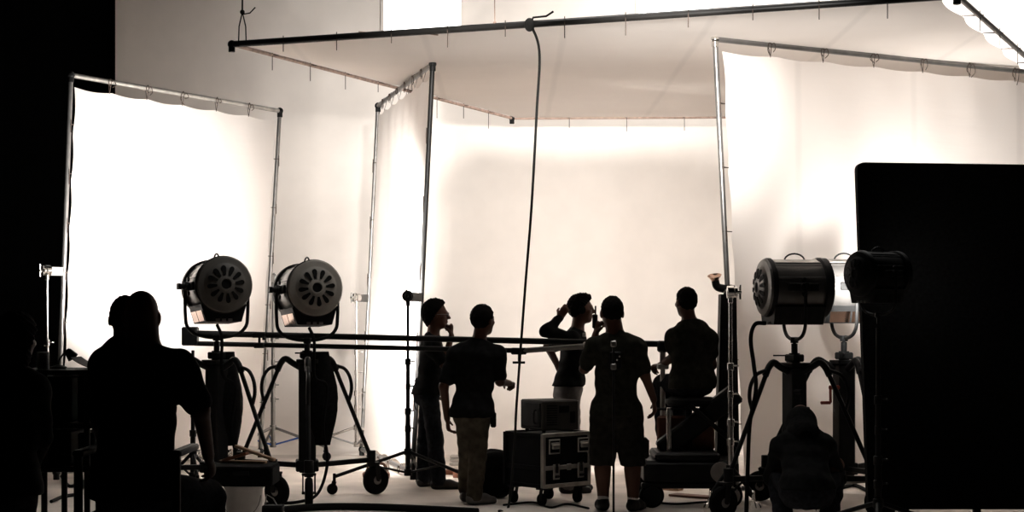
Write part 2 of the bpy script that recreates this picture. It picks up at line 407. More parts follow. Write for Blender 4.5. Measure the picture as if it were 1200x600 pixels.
# ------------------------------------------------------------------ fresnel lamps on crank-up stands
def fresnel(label, c, yaw, tilt, knob_side=-1, sc=1.0, group='big drum shaped film lamps', trim_mat='lamp_shell', rear='lamp_rear', shellm='lamp_shell', shield='alu'):
    """beam along local +Y; origin at the foot of the yoke spigot, trunnion .54 above"""
    H = .47*sc
    root = thing('fresnel_lamp', label, 'film lamp', (c.x, c.y, c.z - H), yaw, group)
    T = Matrix.Translation((0,0,H)) @ Matrix.Rotation(tilt, 4, 'X') @ Matrix.Scale(sc, 4)
    def b(m, name, mt, par=root, tilted=True):
        if tilted: m.v = [tuple(T @ V(p)) for p in m.v]
        else: m.v = [(p[0]*sc, p[1]*sc, p[2]*sc) for p in m.v]
        return m.build(name, mt, par, world=False)
    ax = (0,1,0)
    m = MB(); m.lathe([(.225,-.25),(.228,-.245),(.228,.22),(.225,.225)], (0,0,0), ax, 48)
    for k in range(5):                       # cooling ribs and seams along the shell
        a = math.radians(20 + 35*k); m.bar((.229*math.cos(a), -.24, .229*math.sin(a)), (.229*math.cos(a), .21, .229*math.sin(a)), .02, .008, up=(math.cos(a),0,math.sin(a)))
    shell = b(m, 'drum', shellm)
    m = MB(); m.lathe([(.20,-.262),(.243,-.262),(.25,-.25),(.25,-.225),(.232,-.215),(.20,-.215)], (0,0,0), ax, 48); b(m, 'rear_ring', 'black_metal')
    m = MB(); m.lathe([(.20,.20),(.238,.20),(.252,.21),(.252,.265),(.24,.275),(.215,.275),(.205,.24)], (0,0,0), ax, 48); b(m, 'front_ring', 'black_metal')
    m = MB(); m.lathe([(.205,.235),(.19,.25),(.12,.268),(.0,.275)], (0,0,0), ax, 40); b(m, 'lens', 'glass')
    prof = [(.242,-.255),(.243,-.268),(.232,-.282),(.19,-.292),(.178,-.296),(.165,-.312),(.12,-.324),(.07,-.330),(.058,-.336),(.045,-.336),(.042,-.322),(.0,-.318)]
    m = MB(); m.lathe(prof, (0,0,0), ax, 56); dome = b(m, 'rear_cover', rear)
    m = MB()                                  # twelve teardrop vents round a dark centre
    def rz(r): 
        for (r0,h0),(r1,h1) in zip(prof[::-1], prof[::-1][1:]):
            if r0 <= r <= r1 and r1 > r0: return h0+(h1-h0)*(r-r0)/(r1-r0)
        return -.32
    for k in range(12):
        a = 2*math.pi*k/12+.13; ca, sa = math.cos(a), math.sin(a); vs = []
        out = [(.080,.009),(.10,.0125),(.125,.018),(.144,.020),(.158,.014),(.164,.0)]
        ring = out + [(r, -w) for r, w in out[:-1][::-1]]
        for (r, w) in ring: vs.append((r*ca-w*sa, rz(r)-.0065, r*sa+w*ca))
        for (r, w) in ring: vs.append((r*ca-w*sa, rz(r)+.006, r*sa+w*ca))
        n = len(ring); m.add(vs, [tuple(range(n)), tuple(range(2*n-1,n-1,-1))] + [(i, i+n, (i+1)%n+n, (i+1)%n) for i in range(n)])
    b(m, 'vents', 'black_plastic', dome)
    m = MB(); m.lathe([(.0,-.326),(.040,-.326),(.040,-.32),(.0,-.32)], (0,0,0), ax, 24); b(m, 'centre_cap', 'black_plastic', dome)
    # ballast box under the drum: trapezoid, shiny flanks
    def trap(y0, y1, w0, w1, z0, z1):
        q = [(-w0,y0,z0),(w0,y0,z0),(w0,y1,z0),(-w0,y1,z0),(-w1,y0,z1),(w1,y0,z1),(w1,y1,z1),(-w1,y1,z1)]
        return MB().add(q, [(0,3,2,1),(4,5,6,7),(0,1,5,4),(1,2,6,5),(2,3,7,6),(3,0,4,7)])
    m = trap(-.235, .20, .155, .20, -.315, -.165); bx = b(m, 'ballast_box', 'black_metal')
    for s_ in (-1, 1):
        for (y0, y1) in ((-.20,-.02),(.0,.17)):
            q = []; m = MB()
            for (z, o_) in ((-.215,.001),(-.305,.001)):
                w = .155+(.045)*(z+.315)/.15
                q += [(s_*(w+.004), y0, z), (s_*(w+.004), y1, z)]
            for (z, o_) in ((-.215,.001),(-.305,.001)):
                w = .155+(.045)*(z+.315)/.15
                q += [(s_*(w-.01), y0, z), (s_*(w-.01), y1, z)]
            m.add(q, [(0,1,3,2),(4,6,7,5),(0,4,5,1),(2,3,7,6),(0,2,6,4),(1,5,7,3)])
            b(m, 'box_flank', trim_mat if trim_mat != 'lamp_shell' else 'copper', bx)
    m = MB()
    for k in (-1, 0, 1): m.box((k*.055, -.237, -.30), (.035, .012, .022), bev=.003)
    b(m, 'switch', 'pipe_grey', bx)
    m = MB()                                  # bright rain-shield plates on top and low on the drum
    for a0, a1, mt in ((62, 88, 0), (92, 112, 0)):
        vs = []; m = MB()
        for a in (a0, a1):
            for y in (-.205, .19):
                for r in (.232, .238): vs.append((r*math.cos(math.radians(a)), y, r*math.sin(math.radians(a))))
        m.add(vs, [(0,1,3,2),(4,6,7,5),(0,4,5,1),(2,3,7,6),(0,2,6,4),(1,5,7,3)]); b(m, 'heat_shield', shield)
    m = MB(); m.tube([V((0, .0+.09*math.cos(t), .225+.062*math.sin(t))) for t in [math.pi*i/12 for i in range(13)]], .0075, 8)
    for y in (-.09, .09): m.cyl((0,y,.222), (0,y,.236), .016)
    b(m, 'handle', 'black_metal')
    for s_ in (-1, 1):
        m = MB(); m.box((s_*.235, .0, 0), (.03, .26, .07), bev=.008)
        m.cyl((s_*.245,0,0), (s_*.285,0,0), .04)
        for k in (-1, 1): m.cyl((s_*.24, .0, k*.062), (s_*.26, .0, k*.062), .02)
        b(m, 'trunnion_plate', 'black_metal')
    for s_ in (knob_side,):
        m = MB(); m.cyl((s_*.28,0,.47), (s_*.325,0,.47), .026); m.box((s_*.33,0,.47), (.03,.08,.055), bev=.006)
        b(m, 'tilt_knob', 'black_metal', tilted=False)
    pts = [(-.275,0,.49),(-.278,0,.35),(-.275,0,.22),(-.262,0,.13),(-.20,0,.065),(-.10,0,.035),(0,0,.028)]
    pts = pts + [(-p[0],0,p[2]) for p in pts[:-1][::-1]]
    m = MB(); m.tube(smoothpath(pts, 4), .0155, 10); m.cyl((0,0,.0), (0,0,.05), .034); m.cyl((0,0,-.07), (0,0,.02), .015)
    b(m, 'yoke', 'black_metal', tilted=False)
    return root
def crank_stand(label, x, y, yaw, top, cover=False, paint='black_metal', crank='red', cside=1):
    root = thing('crank_stand', label, 'lamp stand', (x, y, 0), yaw, 'wheeled crank-up lamp stands')
    m = MB(); m.box((0,0,.72), (.15,.15,.96), bev=.012); m.box((0,.02,.30), (.2,.2,.10), bev=.01); m.build('column', paint, root, world=False)
    m = MB(); m.cyl((0,0,1.2), (0,0,1.31), .045); m.cyl((0,0,1.30), (0,0,top-.005), .026); m.build('riser', 'pipe_grey' if cover is None else 'black_metal', root, world=False)
    m = MB(); m.box((0,0,1.215), (.19,.19,.035), bev=.006); m.box((0,0,1.27), (.13,.11,.06), bev=.01)
    knob(m, (-.03,-.06,1.29), (-.6,-.8,0), .10); m.build('collar', 'black_metal', root, world=False)
    q = cside; m = MB(); m.cyl((q*.07,-.05,1.0), (q*.16,-.05,1.0), .02); m.bar((q*.15,-.05,1.0), (q*.15,-.05,.87), .02, .02); m.cyl((q*.15,-.05,.87), (q*.24,-.05,.87), .014)
    m.build('crank', crank, root, world=False)
    for k in range(3):
        a = math.radians(-90+120*k); d = V((math.cos(a), math.sin(a), 0)); s = V((-d.y, d.x, 0)); U = V((0,0,1))
        m = MB()
        m.tube(smoothpath([d*.07+U*1.16, d*.15+U*1.20, d*.215+U*1.235, d*.262+U*1.20, d*.30+U*1.13], 4), .028, 10)
        m.tube([d*.255+U*1.22, d*.67+U*.33], .019, 10)
        m.bar(d*.06+U*.30, d*.68+U*.315, .035, .045); m.cyl(d*.67+U*.26, d*.67+U*.40, .04)
        lg = m.build('leg', paint, root, world=False)
        m = MB(); m.tube(smoothpath([d*.305+U*1.17, d*.39+U*1.14, d*.445+U*1.06, d*.46+U*.96, d*.435+U*.86], 5), .016, 8)
        m.build('handle', paint, lg, world=False)
        c = d*.70; m = MB()
        m.cyl(c*.96+U*.26, c*.96+U*.345, .03)
        for g_ in (-1, 1): m.bar(c+s*g_*.05+U*.28, c+s*g_*.05+d*.02+U*.13, .012, .05)
        m.bar(c-s*.06+U*.285, c+s*.06+U*.285, .06, .02); m.cyl(c+d*.02-s*.06+U*.131, c+d*.02+s*.06+U*.131, .012)
        m.build('fork', 'black_metal', lg, world=False)
        m = MB(); m.lathe([(.05,-.03),(.085,-.034),(.118,-.030),(.131,-.014),(.131,.014),(.118,.030),(.085,.034),(.05,.03)], c+d*.02+U*.131, s, 30)
        w = m.build('wheel', 'rubber', lg, world=False)
        m = MB(); m.lathe([(.012,-.036),(.03,-.034),(.06,-.022),(.06,.022),(.03,.034),(.012,.036)], c+d*.02+U*.131, s, 20); m.build('wheel_hub', 'pipe_grey', w, world=False)
    if cover:
        m = MB(); rnd = random.Random(4); vs = []; n = 16; K = 9
        for i in range(K):
            t = i/(K-1); z = 1.3-t*.82; hw = .075+.10*math.sin(t*2.6)**1.5*(1-.3*t); 
            for k in range(n):
                a = 2*math.pi*k/n; vs.append((.12+.9*hw*math.cos(a)*(1+.12*math.sin(3*a+t*5)), -.02+hw*.6*math.sin(a), z))
        fs = [(i*n+k, i*n+(k+1)%n, (i+1)*n+(k+1)%n, (i+1)*n+k) for i in range(K-1) for k in range(n)] + [tuple(range(n-1,-1,-1)), tuple((K-1)*n+k for k in range(n))]
        m.add(vs, fs); m.build('hanging_bag', 'black_cloth', root, world=False)
    return root
def lamp_set(lab, slab, px, py, Y, yaw, tilt, syaw, cover=False, crank='red', cside=1, **k):
    c = at(px, py, Y); l = fresnel(lab, c, yaw, tilt, **k)
    crank_stand(slab, c.x, Y, syaw, c.z-.47*k.get('sc', 1), cover, crank=crank, cside=cside); return c
def cableto(label, pts, r=.014, mt='rubber', name='power_cable'):
    return tag(MB().tube(smoothpath(pts, 8), r, 8).build(name, mt), label, 'cable')

c1 = lamp_set('darker drum lamp with vented rear cover, in front of the big white frame', 'crank-up stand with a red crank handle under the darker drum lamp', 254, 336, 14.85, TH(24), TH(-3), TH(-6+30+30), cover=True, rear='lamp_dark')
c2 = lamp_set('drum lamp with a paler vented rear cover, overlapping the bare back wall', 'crank-up stand with a hanging black bag, under the paler drum lamp', 360, 340, 15.0, TH(22), TH(-3), TH(8), cover=True, crank='black_metal')
c3 = lamp_set('drum lamp seen from its side between the silvery stand and the black board', 'crank-up stand of the side-on lamp, behind the hunched person', 931, 337, 13.9, TH(-80), TH(0), TH(-60), rear='lamp_shell', sc=.96, trim_mat='black_metal', crank='black_metal')
c4 = lamp_set('drum lamp mostly hidden behind the side-on lamp, with reddish yoke', 'crank-up stand of the half hidden lamp, showing a red lever', 989, 336, 14.7, TH(-78), TH(0), TH(15), cside=-1)
for (c, Y, lab) in ((c1, 14.85, 'power cable hanging from the darker drum lamp down its stand'), (c2, 15.0, 'power cable hanging from the paler drum lamp down to the floor')):
    x = c.x; cableto(lab, [(x+.05, Y-.27, c.z-.33), (x+.10, Y-.33, c.z-.45), (x+.10, Y-.30, c.z-.75), (x+.20, Y-.24, 1.0), (x+.17, Y-.26, .65), (x+.2, Y-.2, .35), (x+.13, Y-.28, .09), (x-.02, Y-.36, .02), (x-.3, Y-.5, .016)], .014)
x = c3.x; cableto('power cable drooping from the back of the side-on lamp', [(x-.24, 13.86, c3.z-.29), (x-.33, 13.84, c3.z-.30), (x-.37, 13.80, c3.z-.42), (x-.36, 13.70, c3.z-.62), (x-.36, 13.58, c3.z-.82), (x-.42, 13.5, .75), (x-.45, 13.42, .3), (x-.47, 13.35, .018)], .017)
# third round lamp in front of the black board
p = at(1029, 321, 11.4)
l5 = fresnel('small black round lamp head against the edge of the black board', V((p.x, 11.4, p.z)), TH(-60), 0, sc=.62, group=None, rear='black_plastic', shellm='black_plastic', shield='black_plastic', trim_mat='black_plastic')
roller_stand('low black stand carrying the small round lamp in front of the black board', p.x, 11.4, p.z-.47*.62-.05, .3, 'black_metal', head=False)

# ------------------------------------------------------------------ long twin pipes behind the crew
Yl, Yr = 15.45, 14.85
def rl(px, py): 
    t = (px-222)/(785-222); Y = Yl+(Yr-Yl)*t; return at(px, py, Y)
root = thing('pipe_rig', 'pair of long black horizontal pipes running from the drum lamps to the crew', 'pipe rig', tuple(rl(500, 400).xy)+(0,))
MB().cyl(rl(224, 390.5), rl(786, 403.5), .027).build('pipe', 'black_metal', root)
MB().cyl(rl(228, 402.5), rl(612, 411), .022).build('pipe', 'black_metal', root)
MB().cyl(rl(605, 411.5), rl(712, 403.5)+V((0,-.07,0)), .024).build('grey_pipe', 'pipe_grey', root)['label'] = 'grey slanting pipe'
m = MB(); m.box(rl(223, 394), (.14, .12, .17), bev=.012); m.build('end_block', 'black_metal', root)
for px, py in ((304, 398.5), (608, 411.5), (777, 406)):
    m = MB(); p = rl(px, py)
    if px == 304:
        m.box(p+V((0,0,.045)), (.13,.08,.05), bev=.01); m.box(p-V((0,0,.05)), (.10,.08,.045), bev=.01); m.cyl(p-V((0,0,.05)), p+V((0,0,.05)), .012); m.cyl(p+V((.05,-.05,.03)), p+V((.05,-.05,-.0)), .018)
    elif px == 608:
        m.box(p, (.14,.07,.06), bev=.01); m.cyl(p, p-V((0,0,.10)), .009); m.cyl(p-V((.055,0,.10)), p+V((.055,0,-.10)), .011)
    else: m.box(p, (.10,.09,.10), bev=.015)
    m.build('clamp', 'black_metal', root)
m = MB(); m.box(rl(691, 404)+V((0,-.05,0)), (.12,.09,.05), bev=.01)
for k in (-.05,.05): m.cyl(rl(691, 396)+V((k,-.06,.01)), rl(691, 396)+V((k,-.06,.045)), .014)
m.build('clamp', 'alu', root)
pl = rl(226, 404); roller_stand('black stand holding up the left end of the twin pipes, behind the close men', pl.x, Yl, pl.z-.03, .9, 'black_metal', head=False, spread=.22)
# ------------------------------------------------------------------ road case and the device on it
def fl(px, Y): return (px-600)/F*Y
RC_Y = 14.75; ry = TH(42)
cx = fl(641, RC_Y); RCm = Rz(ry)
root = thing('road_case', 'black road case on casters with aluminium edges and latches, in front of the standing crew', 'road case', (cx, RC_Y, 0), ry)
W, D, zb, zt = .56, .50, .16, .615
m = MB(); m.box((0,0,(zb+zt)/2), (W-.02, D-.02, zt-zb-.02), bev=.004); m.build('body', 'case', root, world=False)
for fy, mt in ((-1, 'alu'), (1, 'case')):
    m = MB()
    for sx in (-1,1): m.box((sx*(W/2-.012), fy*(D/2-.012), (zb+zt)/2), (.034,.034,zt-zb), bev=.004)
    for z in (zb+.012, zt-.012): m.box((0, fy*(D/2-.012), z), (W-.036, .034, .034), bev=.004)
    m.box((0, fy*(D/2-.006), zb+.165), (W-.036, .022, .036), bev=.003)
    if fy > 0:
        for sx in (-1,1):
            for z in (zb+.012, zt-.012): m.box((sx*(W/2-.012), 0, z), (.034, D-.07, .034), bev=.004)
            m.box((sx*(W/2-.006), 0, zb+.165), (.022, D-.07, .036), bev=.003)
    m.build('edge_trim', mt, root, world=False)
def latch(x, fs):
    m = MB(); y = -D/2-.004
    m.box((x, y, zb+.13), (.075,.012,.13), bev=.004); lt = m.build('latch', 'alu', root, world=False)
    m = MB(); m.box((x, y-.010, zb+.15), (.03,.012,.06), bev=.004); m.cyl((x-.02,y-.012,zb+.09), (x+.02,y-.012,zb+.09), .012); m.cyl((x, y-.004, zb+.19), (x, y-.012, zb+.19), .015); m.build('latch_lever', 'black_metal', lt, world=False)
for x in (-.13, .16): latch(x, 1)
def grip(x):
    m = MB(); y = -D/2-.002
    m.box((x, y, zt-.11), (.13,.012,.125), bev=.004); hd = m.build('handle_dish', 'alu', root, world=False)
    m = MB(); m.box((x, y-.007, zt-.11), (.105,.006,.10), bev=.002); m.build('dish_well', 'case', hd, world=False)
    m = MB(); m.box((x, y-.018, zt-.11), (.085,.02,.04), bev=.006); m.box((x, y-.012, zt-.085), (.095,.012,.02), bev=.003); m.build('handle', 'alu', hd, world=False)
for x in (-.15, .19): grip(x)
m = MB(); m.box((.02, -D/2-.004, zb+.165), (.05,.012,.055), bev=.004); m.build('hasp', 'alu', root, world=False)
for sx in (-1,1):
    for sy in (-1,1):
        x, y = sx*.21, sy*.18; m = MB(); m.box((x,y,zb-.014), (.10,.09,.014), bev=.003)
        for g_ in (-1,1): m.bar((x+g_*.024,y,zb-.02), (x+g_*.024,y+.02,.05), .006, .04)
        cs = m.build('caster', 'black_metal', root, world=False)
        m = MB(); m.lathe([(.02,-.018),(.045,-.018),(.052,-.012),(.052,.012),(.045,.018),(.02,.018)], (x,y+.02,.052), (1,0,0), 20); m.build('wheel', 'rubber', cs, world=False)
root = thing('field_monitor', 'grey metal device box with side vents standing on the road case', 'monitor', (fl(644, RC_Y), RC_Y-.01, zt), TH(28))
w, d, h = .36, .40, .255; z0 = .022
m = MB(); m.box((0,0,z0+h/2), (w,d,h), bev=.012); m.box((0, d/2+.006, z0+h/2), (w-.04,.03,h-.03), bev=.008); m.build('housing', 'device', root, world=False)
m = MB()
for k in range(9): m.box((-.09, -d/2-.001, z0+.05+k*.02), (.10,.006,.008))
m.build('vents', 'black_plastic', root, world=False)
m = MB(); m.box((.03, -d/2-.001, z0+h-.075), (.10,.006,.06), bev=.002); m.box((.115, -d/2-.001, z0+.11), (.05,.006,.10), bev=.002); m.build('connector_panel', 'black_plastic', root, world=False)
m = MB(); m.box((-w/2-.004, 0, z0+h/2), (.012, d-.06, h-.05), bev=.004); m.build('screen', 'black_plastic', root, world=False)
m = MB(); m.tube(smoothpath([(-w/2, -.1, z0+.17), (-w/2-.03, -.1, z0+.16), (-w/2-.03, -.1, z0+.07), (-w/2, -.1, z0+.06)], 4), .01, 8); m.build('handle', 'black_metal', root, world=False)
for sx in (-1,1):
    for sy in (-1,1): MB().cyl((sx*.14, sy*.15, 0), (sx*.14, sy*.15, z0+.003), .016).build('foot', 'rubber', root, world=False)

def soft_bag(label, c, size, name, mt='black_cloth', seed=1, cat='bag', straps=True, lean=0):
    rnd = random.Random(seed); root = thing(name, label, cat, (c[0], c[1], 0), rnd.random()*.4-.2)
    n, K = 28, 16; vs = []; e = .55
    for i in range(K+1):
        p = -math.pi/2 + math.pi*i/K
        for k in range(n):
            a = 2*math.pi*k/n
            sg = lambda v: math.copysign(abs(v)**e, v)
            x = sg(math.cos(p))*sg(math.cos(a)); y = sg(math.cos(p))*sg(math.sin(a)); z = sg(math.sin(p))
            w = 1 + .05*math.sin(3*a+seed)+.04*math.sin(5*p+2*a)
            vs.append((x*size[0]/2*w + lean*(z+1)*.5, y*size[1]/2*w, size[2]/2*(z*(1+.05*math.sin(2*a+seed)*(z>0))+1)))
    fs = [(i*n+k, i*n+(k+1)%n, (i+1)*n+(k+1)%n, (i+1)*n+k) for i in range(K) for k in range(n)]
    m = MB(); m.add(vs, fs); m.build('body', mt, root, world=False)
    if straps:
        m = MB(); t = size[2]
        for s_ in (-1,1): m.tube(smoothpath([(-.1, s_*.05, t*.97), (-.06, s_*.05, t+.06), (.06, s_*.05, t+.06), (.1, s_*.05, t*.97)], 5), .010, 6)
        m.build('strap', mt, root, world=False)
    return root
soft_bag('black bag slumped on the floor against the far side of the road case', (fl(580, 15.1), 15.2), (.30,.36,.42), 'equipment_bag', seed=3, straps=False)
soft_bag('rust brown sandbag on the floor at the wheel of the paler lamp stand', (fl(439, 16.3), 16.55), (.26,.2,.12), 'sandbag', 'redwood', 5, straps=True)

# ------------------------------------------------------------------ camera dolly with crane arm under the seated man
DX, DY = fl(808, 14.65), 14.65
root = thing('camera_dolly', 'low black camera dolly with a sloping arm and pale wheel, under the seated man', 'camera dolly', (DX, DY, 0))
m = MB(); m.box((DX-.02, DY, .30), (.80,.72,.20), bev=.03); m.box((DX-.05, DY-.05, .43), (.55,.6,.07), bev=.02); m.box((DX-.05, DY-.33, .19), (.78,.05,.05), bev=.01); m.build('chassis', 'black_metal', root)
m = MB(); m.bar((DX-.25, DY-.05, .46), (DX+.40, DY-.05, .96), .16, .17, bev=.02); m.bar((DX-.02, DY-.16, .86), (DX+.40, DY-.16, .50), .05, .04); m.build('arm', 'black_metal', root)
m = MB(); m.box((DX-.02, DY+.12, .60), (.5,.05,.30), bev=.02); m.build('rear_panel', 'redwood', root)['label'] = 'reddish brown panel'
for sx in (-1,1):
    for sy in (-1,1):
        m = MB(); c = V((DX+sx*.33-.02, DY+sy*.32, .105)); m.lathe([(.03,-.035),(.07,-.04),(.10,-.03),(.105,0),(.10,.03),(.07,.04),(.03,.035)], c, (0,1,0), 30)
        wh = m.build('wheel', 'rubber', root)
        m = MB(); m.lathe([(.01,-.046),(.04,-.05),(.075,-.044),(.08,-.03),(.08,.03),(.075,.044),(.04,.05),(.01,.046)], c, (0,1,0), 26); m.build('wheel_disc', 'black_metal' if sx < 0 else 'coil', wh)
m = MB(); m.lathe([(.015,-.02),(.07,-.016),(.086,-.01),(.086,.01),(.07,.016),(.015,.02)], (fl(845,14.25), 14.265, .305), (0,1,0), 28); m.build('handwheel', 'coil', root)['label'] = 'pale round wheel'
# seat
SX, SY, SZ = fl(810, 14.7), 14.7, .885
m = MB(); m.lathe([(.05,-.05),(.20,-.045),(.225,-.02),(.22,.01),(.18,.03),(.02,.032)], (SX, SY, SZ), (0,0,1), 32); m.build('seat', 'black_plastic', root)
m = MB(); m.cyl((SX-.02, SY, .44), (SX-.02, SY, SZ-.04), .03); m.bar((SX-.34, SY-.08, SZ-.07), (SX+.22, SY-.08, SZ-.07), .03,.02); m.build('seat_post', 'black_metal', root)
px = fl(784, 14.5); m = MB(); m.cyl((px, 14.5, .44), (px, 14.5, SZ-.05), .022); m.build('seat_strut', 'chrome', root)
px = fl(822, 14.6); m = MB(); m.cyl((px, 14.62, .78), (px, 14.62, SZ-.03), .016); m.tube(smoothpath([(px,14.62,.78),(px+.05,14.6,.77),(px+.14,14.58,.79),(px+.16,14.58,.85)],5),.010,8); m.build('footrail', 'chrome', root)
m = MB(); q = rl(777, 412); m.box((q.x, q.y+.02, q.z-.03), (.05,.05,.16), bev=.01); m.box((q.x, q.y+.03, q.z-.13), (.10,.10,.05), bev=.01); m.cyl((q.x, q.y+.03, .38), (q.x, q.y+.03, q.z-.13), .022); m.build('control_post', 'alu', root)
# tall camera housing with flared eyepiece
X0, Yv = fl(850, 14.85), 14.85
root = thing('camera_housing', 'tall black hooded camera housing with a flared elbow eyepiece, beside the seated man', 'camera', (X0, Yv, .405))
m = MB(); m.add([(X0-.085,Yv-.10,.405),(X0+.11,Yv-.10,.405),(X0+.11,Yv+.08,.405),(X0-.085,Yv+.08,.405),(X0-.05,Yv-.09,1.80),(X0+.085,Yv-.09,1.80),(X0+.085,Yv+.09,1.80),(X0-.05,Yv+.09,1.80)],
    [(0,3,2,1),(4,5,6,7),(0,1,5,4),(1,2,6,5),(2,3,7,6),(3,0,4,7)])
for z in (.7, 1.1, 1.45): m.box((X0+.02, Yv-.105, z), (.12,.03,.10), bev=.01)
m.build('housing', 'black_plastic', root)
m = MB(); e = smoothpath([(X0+.07,Yv-.02,1.80),(X0+.06,Yv-.02,1.845),(X0-.02,Yv-.02,1.85),(X0-.075,Yv-.02,1.87),(X0-.092,Yv-.02,1.93)],5); m.tube(e, .038, 12, .034); m.build('elbow', 'black_metal', root)
m = MB(); c = V((X0-.093,Yv-.02,1.925)); m.lathe([(.034,0),(.04,.012),(.058,.036),(.062,.042),(.054,.042),(.03,.018),(.004,.014)], c, (-.15,-.35,1), 26); m.build('eyecup', 'copper', root)['label'] = 'flared reddish metal eyecup'
m = MB(); m.box((X0+.03, Yv-.03, 1.82), (.10,.06,.05), bev=.01); m.cyl((X0+.05,Yv-.06,1.76),(X0+.05,Yv-.06,1.88),.016); m.build('bracket', 'chrome', root)

# planks and rails under the dolly
for i, (px0, px1, py, Y, w, lab, mt) in enumerate(((792, 835, 581, 15.0, .14, 'short reddish board lying by the rubber wheel in front of the dolly', 'redwood'), (750, 800, 572, 15.6, .10, 'pale board lying under the near edge of the dolly', 'wood'))):
    a, b = V((fl(px0,Y), 3200/(py-372), .012)), V((fl(px1,Y), 3200/(py-372)-.25, .012))
    tag(MB().bar(a, b, w, .02).build('floor_board', mt), lab, 'board')
sx_, sy_ = fl(719, 13.45), 13.45; zt_ = at(719, 400, 13.45).z
root = thing('thin_stand', 'thin black stand on a round base in front of the man in shorts', 'stand', (sx_, sy_, 0))
MB().lathe([(.01,0),(.15,0),(.155,.008),(.15,.018),(.03,.03),(.012,.05)], (0,0,0), (0,0,1), 32).build('round_base', 'black_metal', root, world=False)
MB().cyl((0,0,.03), (0,0,zt_), .009).build('pole', 'black_metal', root, world=False)
for z in (zt_-.02, zt_-.20):
    m = MB(); m.box((0,0,z), (.045,.04,.05), bev=.008); m.build('clamp', 'pipe_grey', root, world=False)

# ------------------------------------------------------------------ black board on the right
Yb = 12.0
root = thing('black_board', 'huge black rounded board blocking the lamps, taller than every person', 'black board', (fl(1110, Yb), Yb, 0))
xa, za = at(1004, 190, Yb).x, at(1004, 190, Yb).z; zb_ = at(1018, 597, Yb).z; xb = at(1245, 190, Yb).x; xc = at(1018, 597, Yb).x
def rounded(pts, rad, n=6):
    out = []
    for i, p in enumerate(pts):
        p = V(p); a = (V(pts[i-1])-p).normalized(); b = (V(pts[(i+1)%len(pts)])-p).normalized()
        for k in range(n+1):
            t = k/n; out.append((p+a*rad).lerp(p, t).lerp(p.lerp(p+b*rad, t), t))
    return out
ring = rounded([(xa, Yb, za), (xb, Yb, za-.02), (xb, Yb, zb_), (xc, Yb, zb_)], .06)
n = len(ring); m = MB(); m.add(ring + [p+V((0,.09,0)) for p in ring], [tuple(range(n)), tuple(range(2*n-1,n-1,-1))]+[(i,i+n,(i+1)%n+n,(i+1)%n) for i in range(n)])
m.build('panel', 'black_cloth', root)
for px in (1065, 1150):
    x = fl(px, Yb); m = MB(); m.bar((x, Yb-.45, .12), (x, Yb+.5, .12), .05, .05); m.bar((x, Yb+.12, .12), (x, Yb+.12, 1.5), .05, .05); lg = m.build('foot', 'black_metal', root)
    for dy in (-.4, .45):
        m = MB(); m.lathe([(.01,-.018),(.045,-.018),(.05,0),(.045,.018),(.01,.018)], (x, Yb+dy, .05), (1,0,0), 18); m.bar((x,Yb+dy,.05),(x,Yb+dy,.11),.05,.04); m.build('caster', 'rubber', lg)

# ------------------------------------------------------------------ foreground on the left
CY = 10.0
x0, x1 = fl(34, CY), fl(120, CY)
root = thing('equipment_cart', 'black equipment cart loaded with boxes in front of the two close men', 'cart', ((x0+x1)/2, CY, 0))
for z in (1.285, .98, .73): MB().box(((x0+x1)/2, CY, z), (x1-x0+.04,.5,.03), bev=.005).build('shelf', 'black_plastic', root)
for x in (fl(64, CY), fl(113, CY)):
    for dy in (-.22,.22): MB().cyl((x, CY+dy, .12), (x, CY+dy, 1.29), .018).build('post', 'black_metal', root)
for x in (fl(64, CY), fl(113, CY)):
    for dy in (-.22,.22):
        m = MB(); m.lathe([(.01,-.02),(.05,-.02),(.06,0),(.05,.02),(.01,.02)], (x, CY+dy, .06), (1,0,0), 18); m.bar((x,CY+dy,.06),(x,CY+dy,.13),.05,.03); m.build('caster', 'rubber', root)
def gearbox(px0, px1, z, h, lab, nm):
    xa, xb = fl(px0, CY), fl(px1, CY); r = thing(nm, lab, 'electronics', ((xa+xb)/2, CY, z))
    m = MB(); m.box((0,0,h/2), (xb-xa,.36,h), bev=.01); m.build('casing', 'black_plastic', r, world=False)
    m = MB(); 
    for k in range(3): m.cyl((-(xb-xa)*.3+k*.06, -.18, h*.5), (-(xb-xa)*.3+k*.06, -.195, h*.5), .014)
    m.build('knob', 'black_metal', r, world=False); return r
gearbox(30, 93, .997, .26, 'wide black electronics unit on the middle shelf of the cart', 'electronics_unit')
gearbox(99.5, 122, .997, .27, 'narrow black electronics unit on the middle shelf of the cart', 'electronics_unit')
gearbox(34, 92, .747, .20, 'wide black electronics unit on the bottom shelf of the cart', 'electronics_unit')
gearbox(100, 120, .747, .19, 'narrow black electronics unit on the bottom shelf of the cart', 'electronics_unit')
